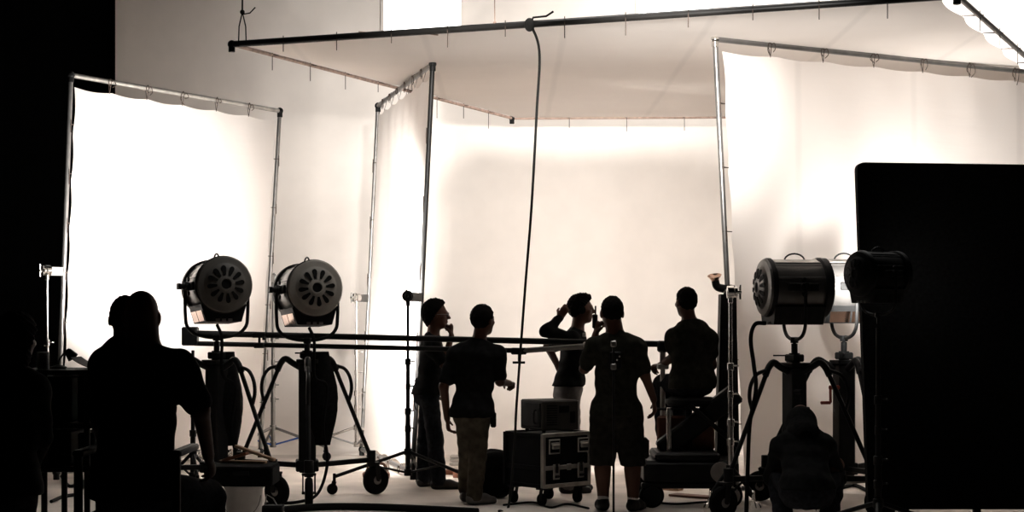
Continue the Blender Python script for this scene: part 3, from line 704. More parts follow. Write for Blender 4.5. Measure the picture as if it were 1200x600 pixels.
# gooseneck lamp and papers on the cart
gx = fl(71, CY)
root = thing('gooseneck_lamp', 'small black gooseneck lamp on top of the equipment cart', 'desk lamp', (gx, CY-.05, 1.30))
MB().lathe([(.05,0),(.05,.012),(.02,.022),(.008,.026)], (0,0,0), (0,0,1), 20).build('lamp_base', 'black_metal', root, world=False)
MB().tube(smoothpath([(0,0,.02),(.005,0,.05),(.03,0,.085),(.055,0,.10)],6), .006, 8).build('gooseneck', 'black_metal', root, world=False)
MB().lathe([(.014,-.03),(.022,-.02),(.034,.03),(.03,.032),(.02,-.01)], (.068,0,.088), (.62,0,-.75), 20).build('lamp_shade', 'black_metal', root, world=False)
root = thing('script_pages', 'curled grey script pages lying on the equipment cart beside the gooseneck lamp', 'papers', (fl(107, CY), CY-.06, 1.30))
vs = []; n = 10
for i in range(n+1):
    t = i/n
    for y in (-.12,.12):
        for dz in (0,.006): vs.append((-.075+.17*t, y, .003+.062*(1-t)**2.2+dz))
fs = []
for i in range(n): o_ = i*4; fs += [(o_,o_+4,o_+6,o_+2),(o_+1,o_+3,o_+7,o_+5),(o_,o_+1,o_+5,o_+4),(o_+2,o_+6,o_+7,o_+3)]
fs += [(0,2,3,1),(n*4,n*4+1,n*4+3,n*4+2)]
MB().add(vs, fs).build('pages', 'device', root, world=False)
m = MB(); m.cyl((fl(56,CY), CY-.1, 1.301), (fl(56,CY), CY-.1, 1.40), .035); tag(m.build('cup', 'paper'), 'small white cup at the dark end of the equipment cart', 'cup')
# director's chair
HX, HY = fl(158, 7.8), 7.85
root = thing('tall_folding_chair', 'tall black folding chair on which the broad close man sits', 'chair', (HX, HY, 0))
for sx in (-1,1):
    for sy in (-1,1): MB().bar((HX+sx*.22, HY+sy*.2, 0), (HX+sx*.22, HY+sy*.2, .80 if sy > 0 else .98), .035,.035).build('leg', 'black_metal', root)
for sy in (-1,1): MB().bar((HX-.22, HY+sy*.21, .40), (HX+.22, HY+sy*.21, .70), .03,.02).build('brace', 'black_metal', root)
MB().box((HX, HY, .70), (.40,.42,.03), bev=.01).build('seat', 'black_cloth', root)
MB().box((HX, HY-.05, .36), (.44,.06,.03), bev=.008).build('footrest', 'black_metal', root)
for sx in (-1,1): MB().box((HX+sx*.22, HY, .99), (.05,.44,.03), bev=.008).build('armrest', 'black_metal', root)
# bucket, dark crate and timber
BY = 12.6; bx = fl(286, BY)
root = thing('bucket', 'white plastic bucket under the dark flat crate', 'bucket', (bx, BY, 0))
MB().lathe([(.115,0),(.12,.004),(.138,.34),(.147,.342),(.147,.362),(.138,.366),(.132,.36),(.115,.02),(.0,.015)], (0,0,0), (0,0,1), 40).build('pail', 'bucket', root, world=False)
MB().tube([V((.142*math.cos(t), -.142*math.sin(t)*.3-.13, .30-.16*math.sin(t))) for t in [math.pi*i/14 for i in range(15)]], .003, 6).build('bail', 'pipe_grey', root, world=False)
root = thing('flat_crate', 'dark flat crate resting across the bucket, carrying loose timber', 'crate', (fl(284, BY), BY, .367))
m = MB(); m.box((0,0,.075), (.50,.40,.145), bev=.012); m.build('body', 'black_cloth', root, world=False)
m = MB(); m.box((.02,-.203,.10), (.12,.012,.03), bev=.003); m.build('handle_slot', 'black_metal', root, world=False)
za = .367+.15
for k, (ax_, az, bx_, bz, dy, lab) in enumerate(((276, 522.5, 322, 539, 0, 'rough timber batten leaning up from the dark flat crate'), (258, 540.5, 312, 540.5, .12, 'timber batten lying flat on the dark flat crate'), (262, 542.5, 290, 531, -.1, 'short dark batten crossing the leaning one on the flat crate'))):
    a, b = at(ax_, az, BY+dy), at(bx_, bz, BY+dy-.1)
    if k != 1: a.z = max(a.z, za+.035); b.z = max(b.z, za+.012)
    else: a.z = b.z = za+.012
    tag(MB().bar(a, b, .045, .02).build('timber_batten', 'wood' if k != 2 else 'redwood'), lab, 'timber')
SB = thing('tool_case', 'small black case with a wire handle on the floor beside the bucket', 'case', (fl(320, 13.2), 13.2, 0))
MB().box((0,0,.075), (.16,.12,.15), bev=.008).build('body', 'case', SB, world=False)
MB().box((0,0,.135), (.165,.125,.008), bev=.002).build('lid_seam', 'black_metal', SB, world=False)
MB().tube([(-.06,0,.148),(-.05,0,.23),(.0,0,.20),(.03,0,.148)], .006, 6).build('handle', 'pipe_grey', SB, world=False)
root = thing('apple_box', 'reddish wooden box on the floor seen past the tall folding chair', 'box', (fl(207, 13.2), 13.6, 0))
MB().box((0,0,.10), (.48,.3,.196), bev=.006).build('body', 'redwood', root, world=False)
for sx in (-1,1): MB().box((sx*.241,0,.13), (.004,.11,.035), bev=.001).build('hand_hole', 'black_plastic', root, world=False)
# floor clutter
def cable(label, pts, r=.012, mt='rubber'): return cableto(label, [V((fl(px, 3200/(py-372)), 3200/(py-372), r+.001)) for px, py in pts], r, mt, 'floor_cable')
cable('black cable snaking along the floor below the two lamp stands', [(330, 602), (370, 598.5), (420, 598), (470, 599.5), (520, 602), (560, 604)], .03)
cable('thin black cable between the feet of the road case', [(590, 593), (625, 590), (645, 596), (665, 592), (690, 597)], .009)
cable('black cable curling in front of the camera dolly', [(752, 588), (790, 592), (830, 590), (850, 596)], .010)
cable('black cable loop seen through the legs of the equipment cart', [(72, 560), (82, 572), (98, 566), (92, 580), (74, 584), (60, 590)], .016)
cable('black cable lying beneath the half hidden lamp stand', [(985, 574), (1002, 571), (1020, 580), (1040, 592)], .018)
for k, (px, py, r, lab) in enumerate(((543, 549, .13, 'grey coil of hose on the floor behind the two standing men'),)):
    Y = 3200/(py-372); root = thing('hose_coil', lab, 'hose', (fl(px,Y), Y, 0)); m = MB()
    m.tube([V((r*math.cos(t)*(1-.02*t/6), r*.8*math.sin(t), .03+.006*t)) for t in [i*.25 for i in range(76)]], .022, 8); m.build('loops', 'coil', root, world=False)
for k, (px, py, sz, rz, mt, lab) in enumerate(((528, 556, (.16,.09,.05), .3, 'redwood', 'small reddish timber block on the floor beside the hose coil'), (539, 560, (.12,.08,.06), -.4, 'redwood', 'reddish timber offcut on the floor in front of the hose coil'),
      (575, 533, (.34,.08,.04), .2, 'wood', 'pale timber offcut on the floor near the black bag'), (455, 548, (.30,.14,.015), -.5, 'paper', 'white sheet on the floor at the foot of the narrow side frame'), (566, 532, (.12,.1,.05), .6, 'black_plastic', 'small dark lump on the floor beyond the standing pair'))):
    Y = 3200/(py-372); tag(MB().box((fl(px,Y), Y, sz[2]/2+.001), sz, Rz(rz), .006).build(('timber_block','timber_block','timber_offcut','paper_sheet','small_box')[k], mt), lab, ('timber','timber','timber','paper','box')[k])
# ------------------------------------------------------------------ people: smooth distance fields turned into one continuous surface
class Field:
    def __init__(s, lo, hi, h):
        s.h = h; s.lo = np.array(lo, float); s.n = np.ceil((np.array(hi)-s.lo)/h).astype(int)+1
        s.S = np.full(s.n, 1.0, np.float32)
    def block(s, lo, hi):
        a = np.maximum(0, np.floor((np.array(lo)-s.lo)/s.h).astype(int)); b = np.minimum(s.n, np.ceil((np.array(hi)-s.lo)/s.h).astype(int)+1)
        if (b <= a).any(): return None, None
        ax = [(s.lo[i] + np.arange(a[i], b[i])*s.h).astype(np.float32) for i in range(3)]
        X, Y, Z = np.meshgrid(*ax, indexing='ij')
        return tuple(slice(a[i], b[i]) for i in range(3)), np.stack([X, Y, Z], -1)
    def put(s, fn, lo, hi, k=.02, op='u'):
        mg = max(k*1.5, .03)
        sl, P = s.block(np.array(lo)-mg, np.array(hi)+mg)
        if sl is None: return
        d = fn(P).astype(np.float32); a = s.S[sl]
        if op == 'u':
            h = np.maximum(k-np.abs(a-d), 0)/max(k,1e-6); s.S[sl] = np.minimum(a, d)-h*h*k*.25
        else:
            d = -d; h = np.maximum(k-np.abs(a-d), 0)/max(k,1e-6); s.S[sl] = np.maximum(a, d)+h*h*k*.25
    def cone(s, a, b, r1, r2, k=.02, flat=None, op='u'):
        a = np.array(a, np.float32); b = np.array(b, np.float32); ba = b-a
        R = max(r1, r2)*1.05
        def fn(P):
            p = P; A, B = a, b
            if flat is not None:
                n = np.array(flat[0], np.float32); sc = flat[1]
                p = P + ((P-a)@n)[..., None]*n*(1/sc-1); B = b + (ba@n)*n*(1/sc-1)
            BA = B-A; pa = p-A; h = np.clip((pa@BA)/max(float(BA@BA), 1e-9), 0, 1)
            q = pa - h[..., None]*BA
            d = np.sqrt((q*q).sum(-1)) - (r1+(r2-r1)*h)
            return d*(flat[1] if flat is not None and flat[1] < 1 else 1)
        s.put(fn, np.minimum(a, b)-R, np.maximum(a, b)+R, k, op)
    def ell(s, c, axes, r, k=.02, op='u', clip=None):
        c = np.array(c, np.float32); A = np.array(axes, np.float32); r = np.array(r, np.float32); R = float(r.max())
        def fn(P):
            q = (P-c)@A.T; k0 = np.sqrt(((q/r)**2).sum(-1)); k1 = np.sqrt(((q/(r*r))**2).sum(-1))+1e-6
            d = k0*(k0-1)/k1
            if clip is not None:
                for (pt, nn) in clip: d = np.maximum(d, (P-np.array(pt, np.float32))@np.array(nn, np.float32))
            return d
        s.put(fn, c-R, c+R, k, op)
    def clip(s, pt, nrm):                       # keep what lies on the negative side
        sl, P = s.block(s.lo-1, s.lo+s.n*s.h+1)
        s.S = np.maximum(s.S, ((P-np.array(pt, np.float32))@np.array(nrm, np.float32)).astype(np.float32))
    def mesh(s, smooth=1):
        S = s.S; nx, ny, nz = S.shape; inn = S < 0
        co = np.zeros((nx-1, ny-1, nz-1, 3), np.float32); cnt = np.zeros((nx-1, ny-1, nz-1), np.float32)
        cor = [(i, j, k) for i in (0,1) for j in (0,1) for k in (0,1)]
        sub = lambda A, c: A[c[0]:nx-1+c[0], c[1]:ny-1+c[1], c[2]:nz-1+c[2]]
        for a in cor:
            for ax in range(3):
                if a[ax]: continue
                b = list(a); b[ax] = 1
                ia, ib = sub(inn, a), sub(inn, b); w = np.nonzero(ia != ib)
                if not len(w[0]): continue
                sa, sb = sub(S, a)[w], sub(S, b)[w]; t = np.clip(sa/(sa-sb), .02, .98)
                p = np.tile(np.array(a, np.float32), (len(t), 1)); p[:, ax] = t
                co[w] += p; cnt[w] += 1
        act = np.nonzero(cnt > 0); idx = -np.ones(cnt.shape, np.int64); idx[act] = np.arange(len(act[0]))
        vs = co[act]/cnt[act][:, None] + np.stack(act, -1); vs = s.lo + vs*s.h
        fs = []
        for ax in range(3):
            u, w = (ax+1) % 3, (ax+2) % 3
            sa = [slice(1, -1)]*3; sb = [slice(1, -1)]*3; sa[ax] = slice(0, S.shape[ax]-1); sb[ax] = slice(1, S.shape[ax])
            A, B = inn[tuple(sa)], inn[tuple(sb)]
            for flip in (0, 1):
                q = np.nonzero((A & ~B) if not flip else (~A & B))
                if not len(q[0]): continue
                c = [q[0], q[1], q[2]]; c = [c[i] + (1 if i != ax else 0) for i in range(3)]
                def ref(du, dw):
                    d = list(c); d[u] = c[u]-1+du; d[w] = c[w]-1+dw; return idx[d[0], d[1], d[2]]
                f = [ref(0,0), ref(1,0), ref(1,1), ref(0,1)]
                fs.append(np.stack(f if not flip else f[::-1], -1))
        return vs, np.concatenate(fs)
def field_mesh(fd, name, mt, root):
    vs, fs = fd.mesh(); o = np.array(base(root)); vs = vs-o
    me = bpy.data.meshes.new(name); me.vertices.add(len(vs)); me.vertices.foreach_set('co', vs.astype(np.float32).ravel())
    me.loops.add(len(fs)*4); me.loops.foreach_set('vertex_index', fs.ravel().astype(np.int32))
    me.polygons.add(len(fs)); me.polygons.foreach_set('loop_start', np.arange(0, len(fs)*4, 4, dtype=np.int32)); me.polygons.foreach_set('loop_total', np.full(len(fs), 4, np.int32))
    me.update(calc_edges=True); me.validate()
    me.materials.append(M[mt]); me.polygons.foreach_set('use_smooth', [True]*len(me.polygons))
    o = bpy.data.objects.new(name, me); COL.objects.link(o); o.parent = root; return o
nz = lambda v: np.array(v, float)/max(np.linalg.norm(v), 1e-9)
def person(label, Y, J, look, fwd, hands, shirt='shirt', legs='jeans', sleeve=.75, hem=None, leg_end=None, hair='short', belly=1.0, tilt=0.0,
           shoes='shoe', socks=False, waist=None, long_sleeve=(), wide=1.0, res=.0085, extras=None, collar=True, legw=1.0, neckr=.062, hs=1.1, skin='skin', calf=1.0, feet=True, group=None):
    """J: joints as (px, py, metres behind Y); look / fwd: headings in degrees (0 = away from the camera, 90 = to the photo's left)"""
    j = {k: np.array(at(v[0], v[1], Y+(v[2] if len(v) > 2 else 0))) for k, v in J.items()}
    root = thing('person', label, 'person', (float(j['pelvis'][0]), Y, 0), group=group)
    f2 = lambda a: np.array((-math.sin(TH(a)), math.cos(TH(a)), 0.0))
    fw = f2(fwd); up = nz(j['neck']-j['pelvis']); fw = nz(fw - up*(fw@up)); rt = np.cross(fw, up)
    hf = f2(look); hf = nz(hf + np.array((0,0,tilt))); hr = nz(np.cross(hf, (0,0,1.0))); hu = np.cross(hr, hf); HA = (hr, hf, hu)
    pts = np.array(list(j.values())); lo, hi = pts.min(0)-.26, pts.max(0)+.26; lo[2] = max(lo[2], -.012) if feet else lo[2]
    sh = (j['shL']+j['shR'])/2; hp = (j['hipL']+j['hipR'])/2
    c1 = j['pelvis']*.22+j['neck']*.78-fw*.01; c2 = j['pelvis']*.55+j['neck']*.45; c3 = j['pelvis']
    W = wide
    def torso(fd, e, kk=.05):
        fd.cone(c1, c2, .150*W+e, .136*W*belly+e, kk, (fw, .70)); fd.cone(c2, c3, .138*W*belly+e, .152*W+e, kk, (fw, .76))
        fd.cone(j['shL']-up*.015, j['shR']-up*.015, .056+e, .056+e, kk, (fw, .95))
        for s_ in 'LR': fd.cone(j['neck']-up*.01, j['sh'+s_]*.8+j['neck']*.2-up*.01, .05+e*.6, .054+e, .045)
    def hipsf(fd, e):
        fd.cone(j['hipL']+up*.03, j['hipR']+up*.03, .098*W+e, .098*W+e, .04, (fw, .98)); fd.ell(hp-fw*.05, (rt, fw, up), (.15*W+e, .09+e, .10+e), .04)
    def arm(fd, s_, e, t=1.0, fore=1.0, k=.03):
        a, b, c = j['sh'+s_], j['el'+s_], j['wr'+s_]; w = W**.5
        fd.cone(a, a+(b-a)*t, .053*w+e, (.053-(.053-.041)*t)*w+e, k)
        if fore and t >= 1: fd.cone(b, b+(c-b)*fore, .041*w+e, (.041+(.028-.041)*fore)*w+e*.8, .02)
    def leg(fd, s_, e1, e2, e3, t=1.0, k=.03):
        a, b, c = j['hip'+s_], j['kn'+s_], j['an'+s_]
        fd.cone(a, b, .085*W+e1, .058+e2, k)
        if t > 1 or t == 1: fd.cone(b, c, .056*calf+e2, .038*calf+e3, .025); fd.cone(b*.75+c*.25-fw*.012, b*.4+c*.6, .05*calf+e2*.8, .038*calf+e3, .03)
    # body
    fd = Field(lo, hi, res)
    torso(fd, 0); hipsf(fd, 0)
    for s_ in 'LR':
        arm(fd, s_, 0); leg(fd, s_, 0, 0, 0)
        if feet:
            an = j['an'+s_]; td = f2(hands.get('toe'+s_, fwd)); fd.cone(an-np.array((0,0,.04)), an+td*.15-np.array((0,0,an[2]-.03)), .035, .028, .02)
    h = j['head']
    fd.cone(j['neck']-up*.03, h-hf*.012-hu*.03, neckr, neckr*.92, .03)
    E = lambda c, r, k=.02, op='u': fd.ell(h + hr*c[0]*hs + hf*c[1]*hs + hu*c[2]*hs, HA, np.array(r)*hs, k, op)
    E((0,-.012,.022), (.076,.096,.094)); E((0,.028,-.035), (.060,.066,.078), .03); E((0,.060,-.092), (.028,.026,.022), .03)
    E((0,.078,.022), (.048,.016,.012), .02)
    for s_ in (-1, 1):
        E((s_*.033,.094,.006), (.018,.014,.013), .012, 's'); E((s_*.033,.081,.006), (.0125,.0125,.0125), .003)
        E((s_*.079,-.006,-.012), (.011,.020,.032), .008); E((s_*.045,.058,-.02), (.022,.02,.016), .02)
    fd.cone(h+hf*.090*hs+hu*.012*hs, h+hf*.112*hs-hu*.026*hs, .008, .0135, .012)
    E((0,.098,-.028), (.018,.010,.008), .01); E((0,.089,-.056), (.024,.011,.006), .008); E((0,.086,-.066), (.021,.011,.006), .006)
    # hands
    for s_ in 'LR':
        H = hands.get(s_)
        if H is None: continue
        w = j['wr'+s_]; d, n, curl = nz(H[0]), H[1], H[2]; n = nz(np.array(n)-d*(np.array(n)@d)); sd = np.cross(d, n)*(1 if s_ == 'R' else -1)   # sd: towards the thumb
        fd.cone(w+d*.005, w+d*.08, .030, .040, .02, (n, .48))
        for i, (L, off) in enumerate(((.040,.0275),(.045,.0095),(.041,-.0090),(.032,-.026))):
            b_ = w+d*(.086-.004*abs(i-1))+sd*off; dd = d; c_ = curl[min(i, len(curl)-1)]
            for q, fr in enumerate((1, .75, .6)):
                ang = c_*(.8, 1.15, .8)[q]; dd = nz(dd*math.cos(ang)+n*math.sin(ang)) if q == 0 else nz(dd*math.cos(ang)+np.cross(np.cross(dd, n0), dd)*math.sin(ang)) 
                n0 = nz(n*math.cos(ang)-d*math.sin(ang)) if q == 0 else nz(n0*math.cos(ang)-pd*math.sin(ang)); pd = dd
                e_ = b_+dd*L*fr; fd.cone(b_, e_, .0098-.0008*q, .0092-.0008*q, .006); b_ = e_
        t0 = w+d*.025+sd*.026; t1 = t0+nz(d*.65+sd*.6+n*.35)*.045; t2 = t1+nz(d*.8+sd*.1+n*.6)*.035
        fd.cone(t0, t1, .0145, .0115, .012); fd.cone(t1, t2, .0112, .0092, .006)
    field_mesh(fd, 'body', skin, root)
    # shirt
    R2 = .0105
    fd = Field(lo, hi, R2); torso(fd, .017)
    hz = np.array(at(600, hem, Y))[2] if hem else hp[2]+.02
    if hem: hipsf(fd, .024); fd.cone(c3, (c3[0], c3[1], hz-.05), .160*W+.022, .172*W+.024, .04, (fw, .84))
    fd.clip((0, 0, hz), (0, 0, -1))
    fd.clip(j['neck']+up*.035-fw*.0, nz(up*1.0+fw*.25))
    for s_ in 'LR':
        if s_ in long_sleeve or long_sleeve == 'both': arm(fd, s_, .013, 1.0, .95)
        else:
            a, b = j['sh'+s_], j['el'+s_]
            fd.cone(a, a+(b-a)*sleeve, .053*W**.5+.017, .047*W**.5+.019, .04)
    if collar:
        for s_ in (-1, 1): fd.cone(j['neck']+up*.03+rt*s_*.035-fw*.03, j['neck']+up*.0+rt*s_*.035+fw*.06, .026, .022, .02)
    # folds
    sl, P = fd.block(fd.lo-1, fd.lo+fd.n*fd.h+1)
    fd.S += (.005*np.sin(P[...,2]*38+P[...,0]*30+P[...,1]*17)*np.sin(P[...,0]*23-P[...,2]*14)).astype(np.float32)
    field_mesh(fd, 'shirt', shirt, root)
    # trousers or shorts
    fd = Field(lo, hi, R2); hipsf(fd, .012); fd.cone(c3+up*.08, c3, .14*W+.006, .152*W+.008, .04, (fw, .78))
    for s_ in 'LR':
        a, b, c = j['hip'+s_], j['kn'+s_], j['an'+s_]
        if leg_end == 'shorts':
            e_ = a+(b-a)*1.12; fd.cone(a, e_, (.096*W+.018)*legw, .098*legw, .025)
        else: leg(fd, s_, .014*legw, .022*legw, .036*legw); fd.cone(c*.92+b*.08, c-np.array((0,0,.03)), .07*legw, .072*legw, .02)
    wz = waist if waist else c3[2]+.10
    fd.clip((0,0,wz), (0,0,1))
    if leg_end == 'shorts':
        kz = (j['knL'][2]+j['knR'][2])/2-.045; fd.clip((0,0,kz), (0,0,-1))
    elif feet: fd.clip((0,0,.035), (0,0,-1))
    sl, P = fd.block(fd.lo-1, fd.lo+fd.n*fd.h+1)
    fd.S += (.004*np.sin(P[...,2]*47+P[...,0]*19+P[...,1]*13)*np.sin(P[...,2]*21-P[...,0]*33)).astype(np.float32)
    field_mesh(fd, 'shorts' if leg_end == 'shorts' else 'trousers', legs, root)
    # hair
    if hair:
        fd = Field(h-.2, h+.2, .007)
        fr = {'short': (.10,.02), 'quiff': (.10,.02), 'messy': (.06,.0), 'crop': (.07,.03), 'long': (.05,-.02), 'cap': (.09,.03)}[hair]
        th = {'short': .010, 'quiff': .013, 'messy': .028, 'crop': .005, 'long': .022, 'cap': .011}[hair]*hs
        face = (h+hf*fr[0]*.45*hs+hu*.045*hs, nz(hf*.95-hu*.72)); lowc = (h-hu*(.095 if hair in ('short','quiff','crop') else .10)*hs-hf*.05*hs, nz(-hu*1.0+hf*.35))
        if hair == 'cap': face = (h+hf*.03*hs+hu*.02*hs, nz(hf*.25-hu*1.0)); lowc = (h+hu*.0, nz(-hu*1.0+hf*.05))
        fd.ell(h-hf*.012*hs+hu*.022*hs, HA, np.array((.076,.096,.094))*hs+th, .01, clip=[face, lowc] if hair == 'cap' else [face])
        if hair in ('messy', 'long'):
            fd.ell(h-hf*.03*hs-hu*.035*hs, HA, np.array((.084,.075,.085))*hs, .03, clip=[face])
        if hair == 'long': fd.ell(h-hf*.03-hu*.08, HA, (.09,.07,.10), .03, clip=[(h+hf*.03, hf)])
        if hair == 'quiff': fd.ell(h+hf*.030*hs+hu*.098*hs, HA, (.058,.060,.034), .03)
        if hair == 'cap': fd.cone(h+hf*.07+hu*.03, h+hf*.14+hu*.022, .06, .05, .01, (hu, .16))
        if hair in ('short','quiff','crop'): fd.clip(lowc[0], lowc[1])
        if hair != 'cap':
            sl, P = fd.block(fd.lo-1, fd.lo+fd.n*fd.h+1)
            fd.S += ((.0035 if hair in ('short','crop') else .007)*np.sin(P[...,0]*120+P[...,2]*70)*np.sin(P[...,1]*95+P[...,2]*130)).astype(np.float32)
        field_mesh(fd, 'cap' if hair == 'cap' else 'hair', 'black_cloth' if hair == 'cap' else 'hair', root)
    # shoes and socks
    if feet:
        for s_ in 'LR':
            an = j['an'+s_]; td = f2(hands.get('toe'+s_, fwd)); g0 = np.array((an[0], an[1], 0))
            fd = Field(np.minimum(an, g0)-.28, np.maximum(an, g0)+.28, .008)
            fd.cone(g0-td*.035+np.array((0,0,.045)), g0+td*.10+np.array((0,0,.04)), .046, .048, .02); fd.cone(g0+td*.10+np.array((0,0,.036)), g0+td*.19+np.array((0,0,.026)), .048, .036, .03)
            fd.cone(g0+np.array((0,0,.05)), g0+np.array((0,0,.095)), .05, .047, .02); fd.clip((0,0,.002), (0,0,-1)); fd.clip((0,0,.11), (0,0,1))
            field_mesh(fd, 'shoe', shoes, root)
            if socks:
                fd = Field(an-.2, an+.2, .007); b_ = j['kn'+s_]; d_ = nz(b_-an); fd.cone(an-np.array((0,0,.02)), an+d_*.07, .047, .049, .01); fd.clip(an+d_*.085, d_)
                field_mesh(fd, 'sock', 'sock', root)
    if extras: extras(root, j, dict(fw=fw, rt=rt, up=up, hf=hf, hr=hr, hu=hu, f2=f2))
    return root
A3 = lambda *v: np.array(v, float)
def ex_glasses(root, j, D):
    h = V(j['head']); hr, hf, hu = V(D['hr']), V(D['hf']), V(D['hu']); m = MB()
    for s_ in (-1, 1):
        c = h+hr*s_*.034+hf*.112+hu*.004
        m.tube([c+hr*.024*math.cos(t)+hu*.018*math.sin(t) for t in [i*math.pi/8 for i in range(16)]], .003, 6, closed=True)
        m.tube([c+hr*s_*.024, h+hr*s_*.084+hf*.09+hu*.006, h+hr*s_*.086+hf*.0+hu*.004, h+hr*s_*.086-hf*.015-hu*.015], .0025, 5)
    m.tube([h-hr*.01+hf*.114+hu*.006, h+hr*.01+hf*.114+hu*.006], .003, 5); m.build('glasses', 'pipe_grey', root)
    p = V(j['pelvis']); m = MB(); c = p - V((.10,0,-.02)); m.box(c, (.07,.12,.17), bev=.015); m.build('belt_pouch', 'black_cloth', root)
    m = MB(); m.tube(smoothpath([c+V((-.03,0,-.08)), c+V((-.04,0,-.16)), c+V((-.02,0,-.22))], 4), .006, 6); m.build('strap', 'black_cloth', root)
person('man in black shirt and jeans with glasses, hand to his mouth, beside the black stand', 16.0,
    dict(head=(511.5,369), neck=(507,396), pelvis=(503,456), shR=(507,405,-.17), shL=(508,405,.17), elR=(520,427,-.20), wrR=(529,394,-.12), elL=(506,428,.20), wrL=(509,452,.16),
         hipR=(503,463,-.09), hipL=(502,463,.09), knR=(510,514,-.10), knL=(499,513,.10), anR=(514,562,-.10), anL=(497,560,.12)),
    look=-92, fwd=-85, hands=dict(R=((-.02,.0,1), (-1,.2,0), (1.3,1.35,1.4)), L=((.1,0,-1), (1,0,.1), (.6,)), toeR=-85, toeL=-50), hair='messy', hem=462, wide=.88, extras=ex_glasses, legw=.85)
def ex_pouch(root, j, D):
    p = V(j['hipR'])+V(D['rt'])*.125-V((0,0,.03)); MB().box(p, (.05,.08,.13), bev=.012).build('belt_pouch', 'black_cloth', root)
person('man in black shirt and worn khaki trousers seen from behind, one fist held forward', 14.6,
    dict(head=(566,375), neck=(560,403,-.02), pelvis=(554,478), shL=(534,415,.0), shR=(583,415,.0), elL=(520,453,-.02), wrL=(524,490,.08), elR=(586,447,.02), wrR=(596,449,.20),
         hipL=(545,486), hipR=(562,486), knL=(548,533,.08), knR=(560,535,-.02), anL=(546,572,.24), anR=(556,580,-.02)),
    look=-38, fwd=-18, hands=dict(L=((.1,.25,-1), (1,0,.1), (.5,.55,.6)), R=((.25,1,-.1), (0,-.2,-1), (1.3,1.35,1.4)), toeL=-15, toeR=-55), legs='khaki', hair='short', hem=489, shoes='greyshoe', wide=.98, extras=ex_pouch, legw=.78)
def ex_harness(root, j, D):
    c = V(j['neck'])*.55+V(j['pelvis'])*.45-V(D['fw'])*.135; m = MB(); m.box(c+V((0,0,.08)), (.10,.05,.14), bev=.01); m.build('radio_pack', 'black_plastic', root)
    m = MB()
    for k in range(4): m.cyl(c+V((-.03+.02*k,-.026,.02+.03*k)), c+V((-.03+.02*k,-.034,.02+.03*k)), .007)
    m.build('pack_clip', 'alu', root)
    w = V(j['wrL']); m = MB(); m.box(w+V((-.005,.01,.11)), (.045,.03,.12), bev=.008); m.cyl(w+V((.0,.01,.16)), w+V((.0,.01,.24)), .007); m.build('radio', 'black_plastic', root)
    p = V(j['knR'])+V(D['rt'])*.11+V((0,0,.10)); MB().box(p, (.05,.16,.17), bev=.02).build('cargo_pocket', 'shorts', root)
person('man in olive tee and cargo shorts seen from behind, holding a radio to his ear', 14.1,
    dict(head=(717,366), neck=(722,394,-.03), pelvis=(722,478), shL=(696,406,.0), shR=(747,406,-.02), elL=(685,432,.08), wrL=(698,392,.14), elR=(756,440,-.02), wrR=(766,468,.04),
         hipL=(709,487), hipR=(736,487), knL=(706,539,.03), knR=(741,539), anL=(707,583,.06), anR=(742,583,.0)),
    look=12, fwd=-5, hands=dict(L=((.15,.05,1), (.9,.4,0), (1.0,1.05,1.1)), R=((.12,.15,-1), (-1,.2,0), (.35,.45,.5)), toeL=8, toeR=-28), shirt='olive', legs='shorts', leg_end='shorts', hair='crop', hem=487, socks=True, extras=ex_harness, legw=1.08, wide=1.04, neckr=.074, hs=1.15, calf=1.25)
def ex_belt(root, j, D):
    h = V(j['head']); hr, hf, hu = V(D['hr']), V(D['hf']), V(D['hu'])
    m = MB(); m.lathe([(.01,-.014),(.034,-.012),(.036,.010),(.01,.014)], h+hr*.088-hu*.01, hr, 18)
    m.tube([h+hr*.095*math.cos(t)+hu*.122*math.sin(t)-hf*.012 for t in [i*math.pi/14 for i in range(15)]], .007, 6); m.build('headset', 'black_plastic', root)
person('man in profile with quiffed hair, elbow raised and hand at his ear', 15.6,
    dict(head=(681,362), neck=(676,390), pelvis=(667,452), shR=(670,398,-.17), shL=(674,400,.17), elR=(639,388,-.27), wrR=(656,373,-.17), elL=(642,406,.24), wrL=(655,431,.10),
         hipR=(667,463,-.09), hipL=(668,463,.09), knR=(668,515,-.09), knL=(670,514,.09), anR=(665,565,-.09), anL=(670,563,.10)),
    look=-88, fwd=-78, hands=dict(R=((.45,.1,.8), (.3,.9,.2), (.5,.6,.7)), L=((.5,-.5,-.6), (.5,.6,-.3), (.6,)), toeR=-80, toeL=-60), legs='pale', hair='quiff', hem=452, wide=.95, extras=ex_belt, long_sleeve='R')
person('man sitting on the dolly seat with his back turned, in a dark polo shirt', 14.7,
    dict(head=(804,354), neck=(809,381), pelvis=(811,444), shL=(789,396,.02), shR=(831,397,-.02), elL=(790,418,.04), wrL=(774,428,.22), elR=(834,428,.10), wrR=(812,438,.34),
         hipL=(802,449,.03), hipR=(821,449,.0), knL=(776,450,.30), knR=(792,452,.46), anL=(778,503,.30), anR=(795,503,.48)),
    look=22, fwd=25, hands=dict(L=((-.5,.8,-.1), (.2,.1,-1), (.9,)), R=((-.8,.5,.0), (.1,.1,-1), (.8,)), toeL=30, toeR=25), shirt='olive', hair='crop', hem=455, wide=1.08, sleeve=.55, feet=False, waist=None)
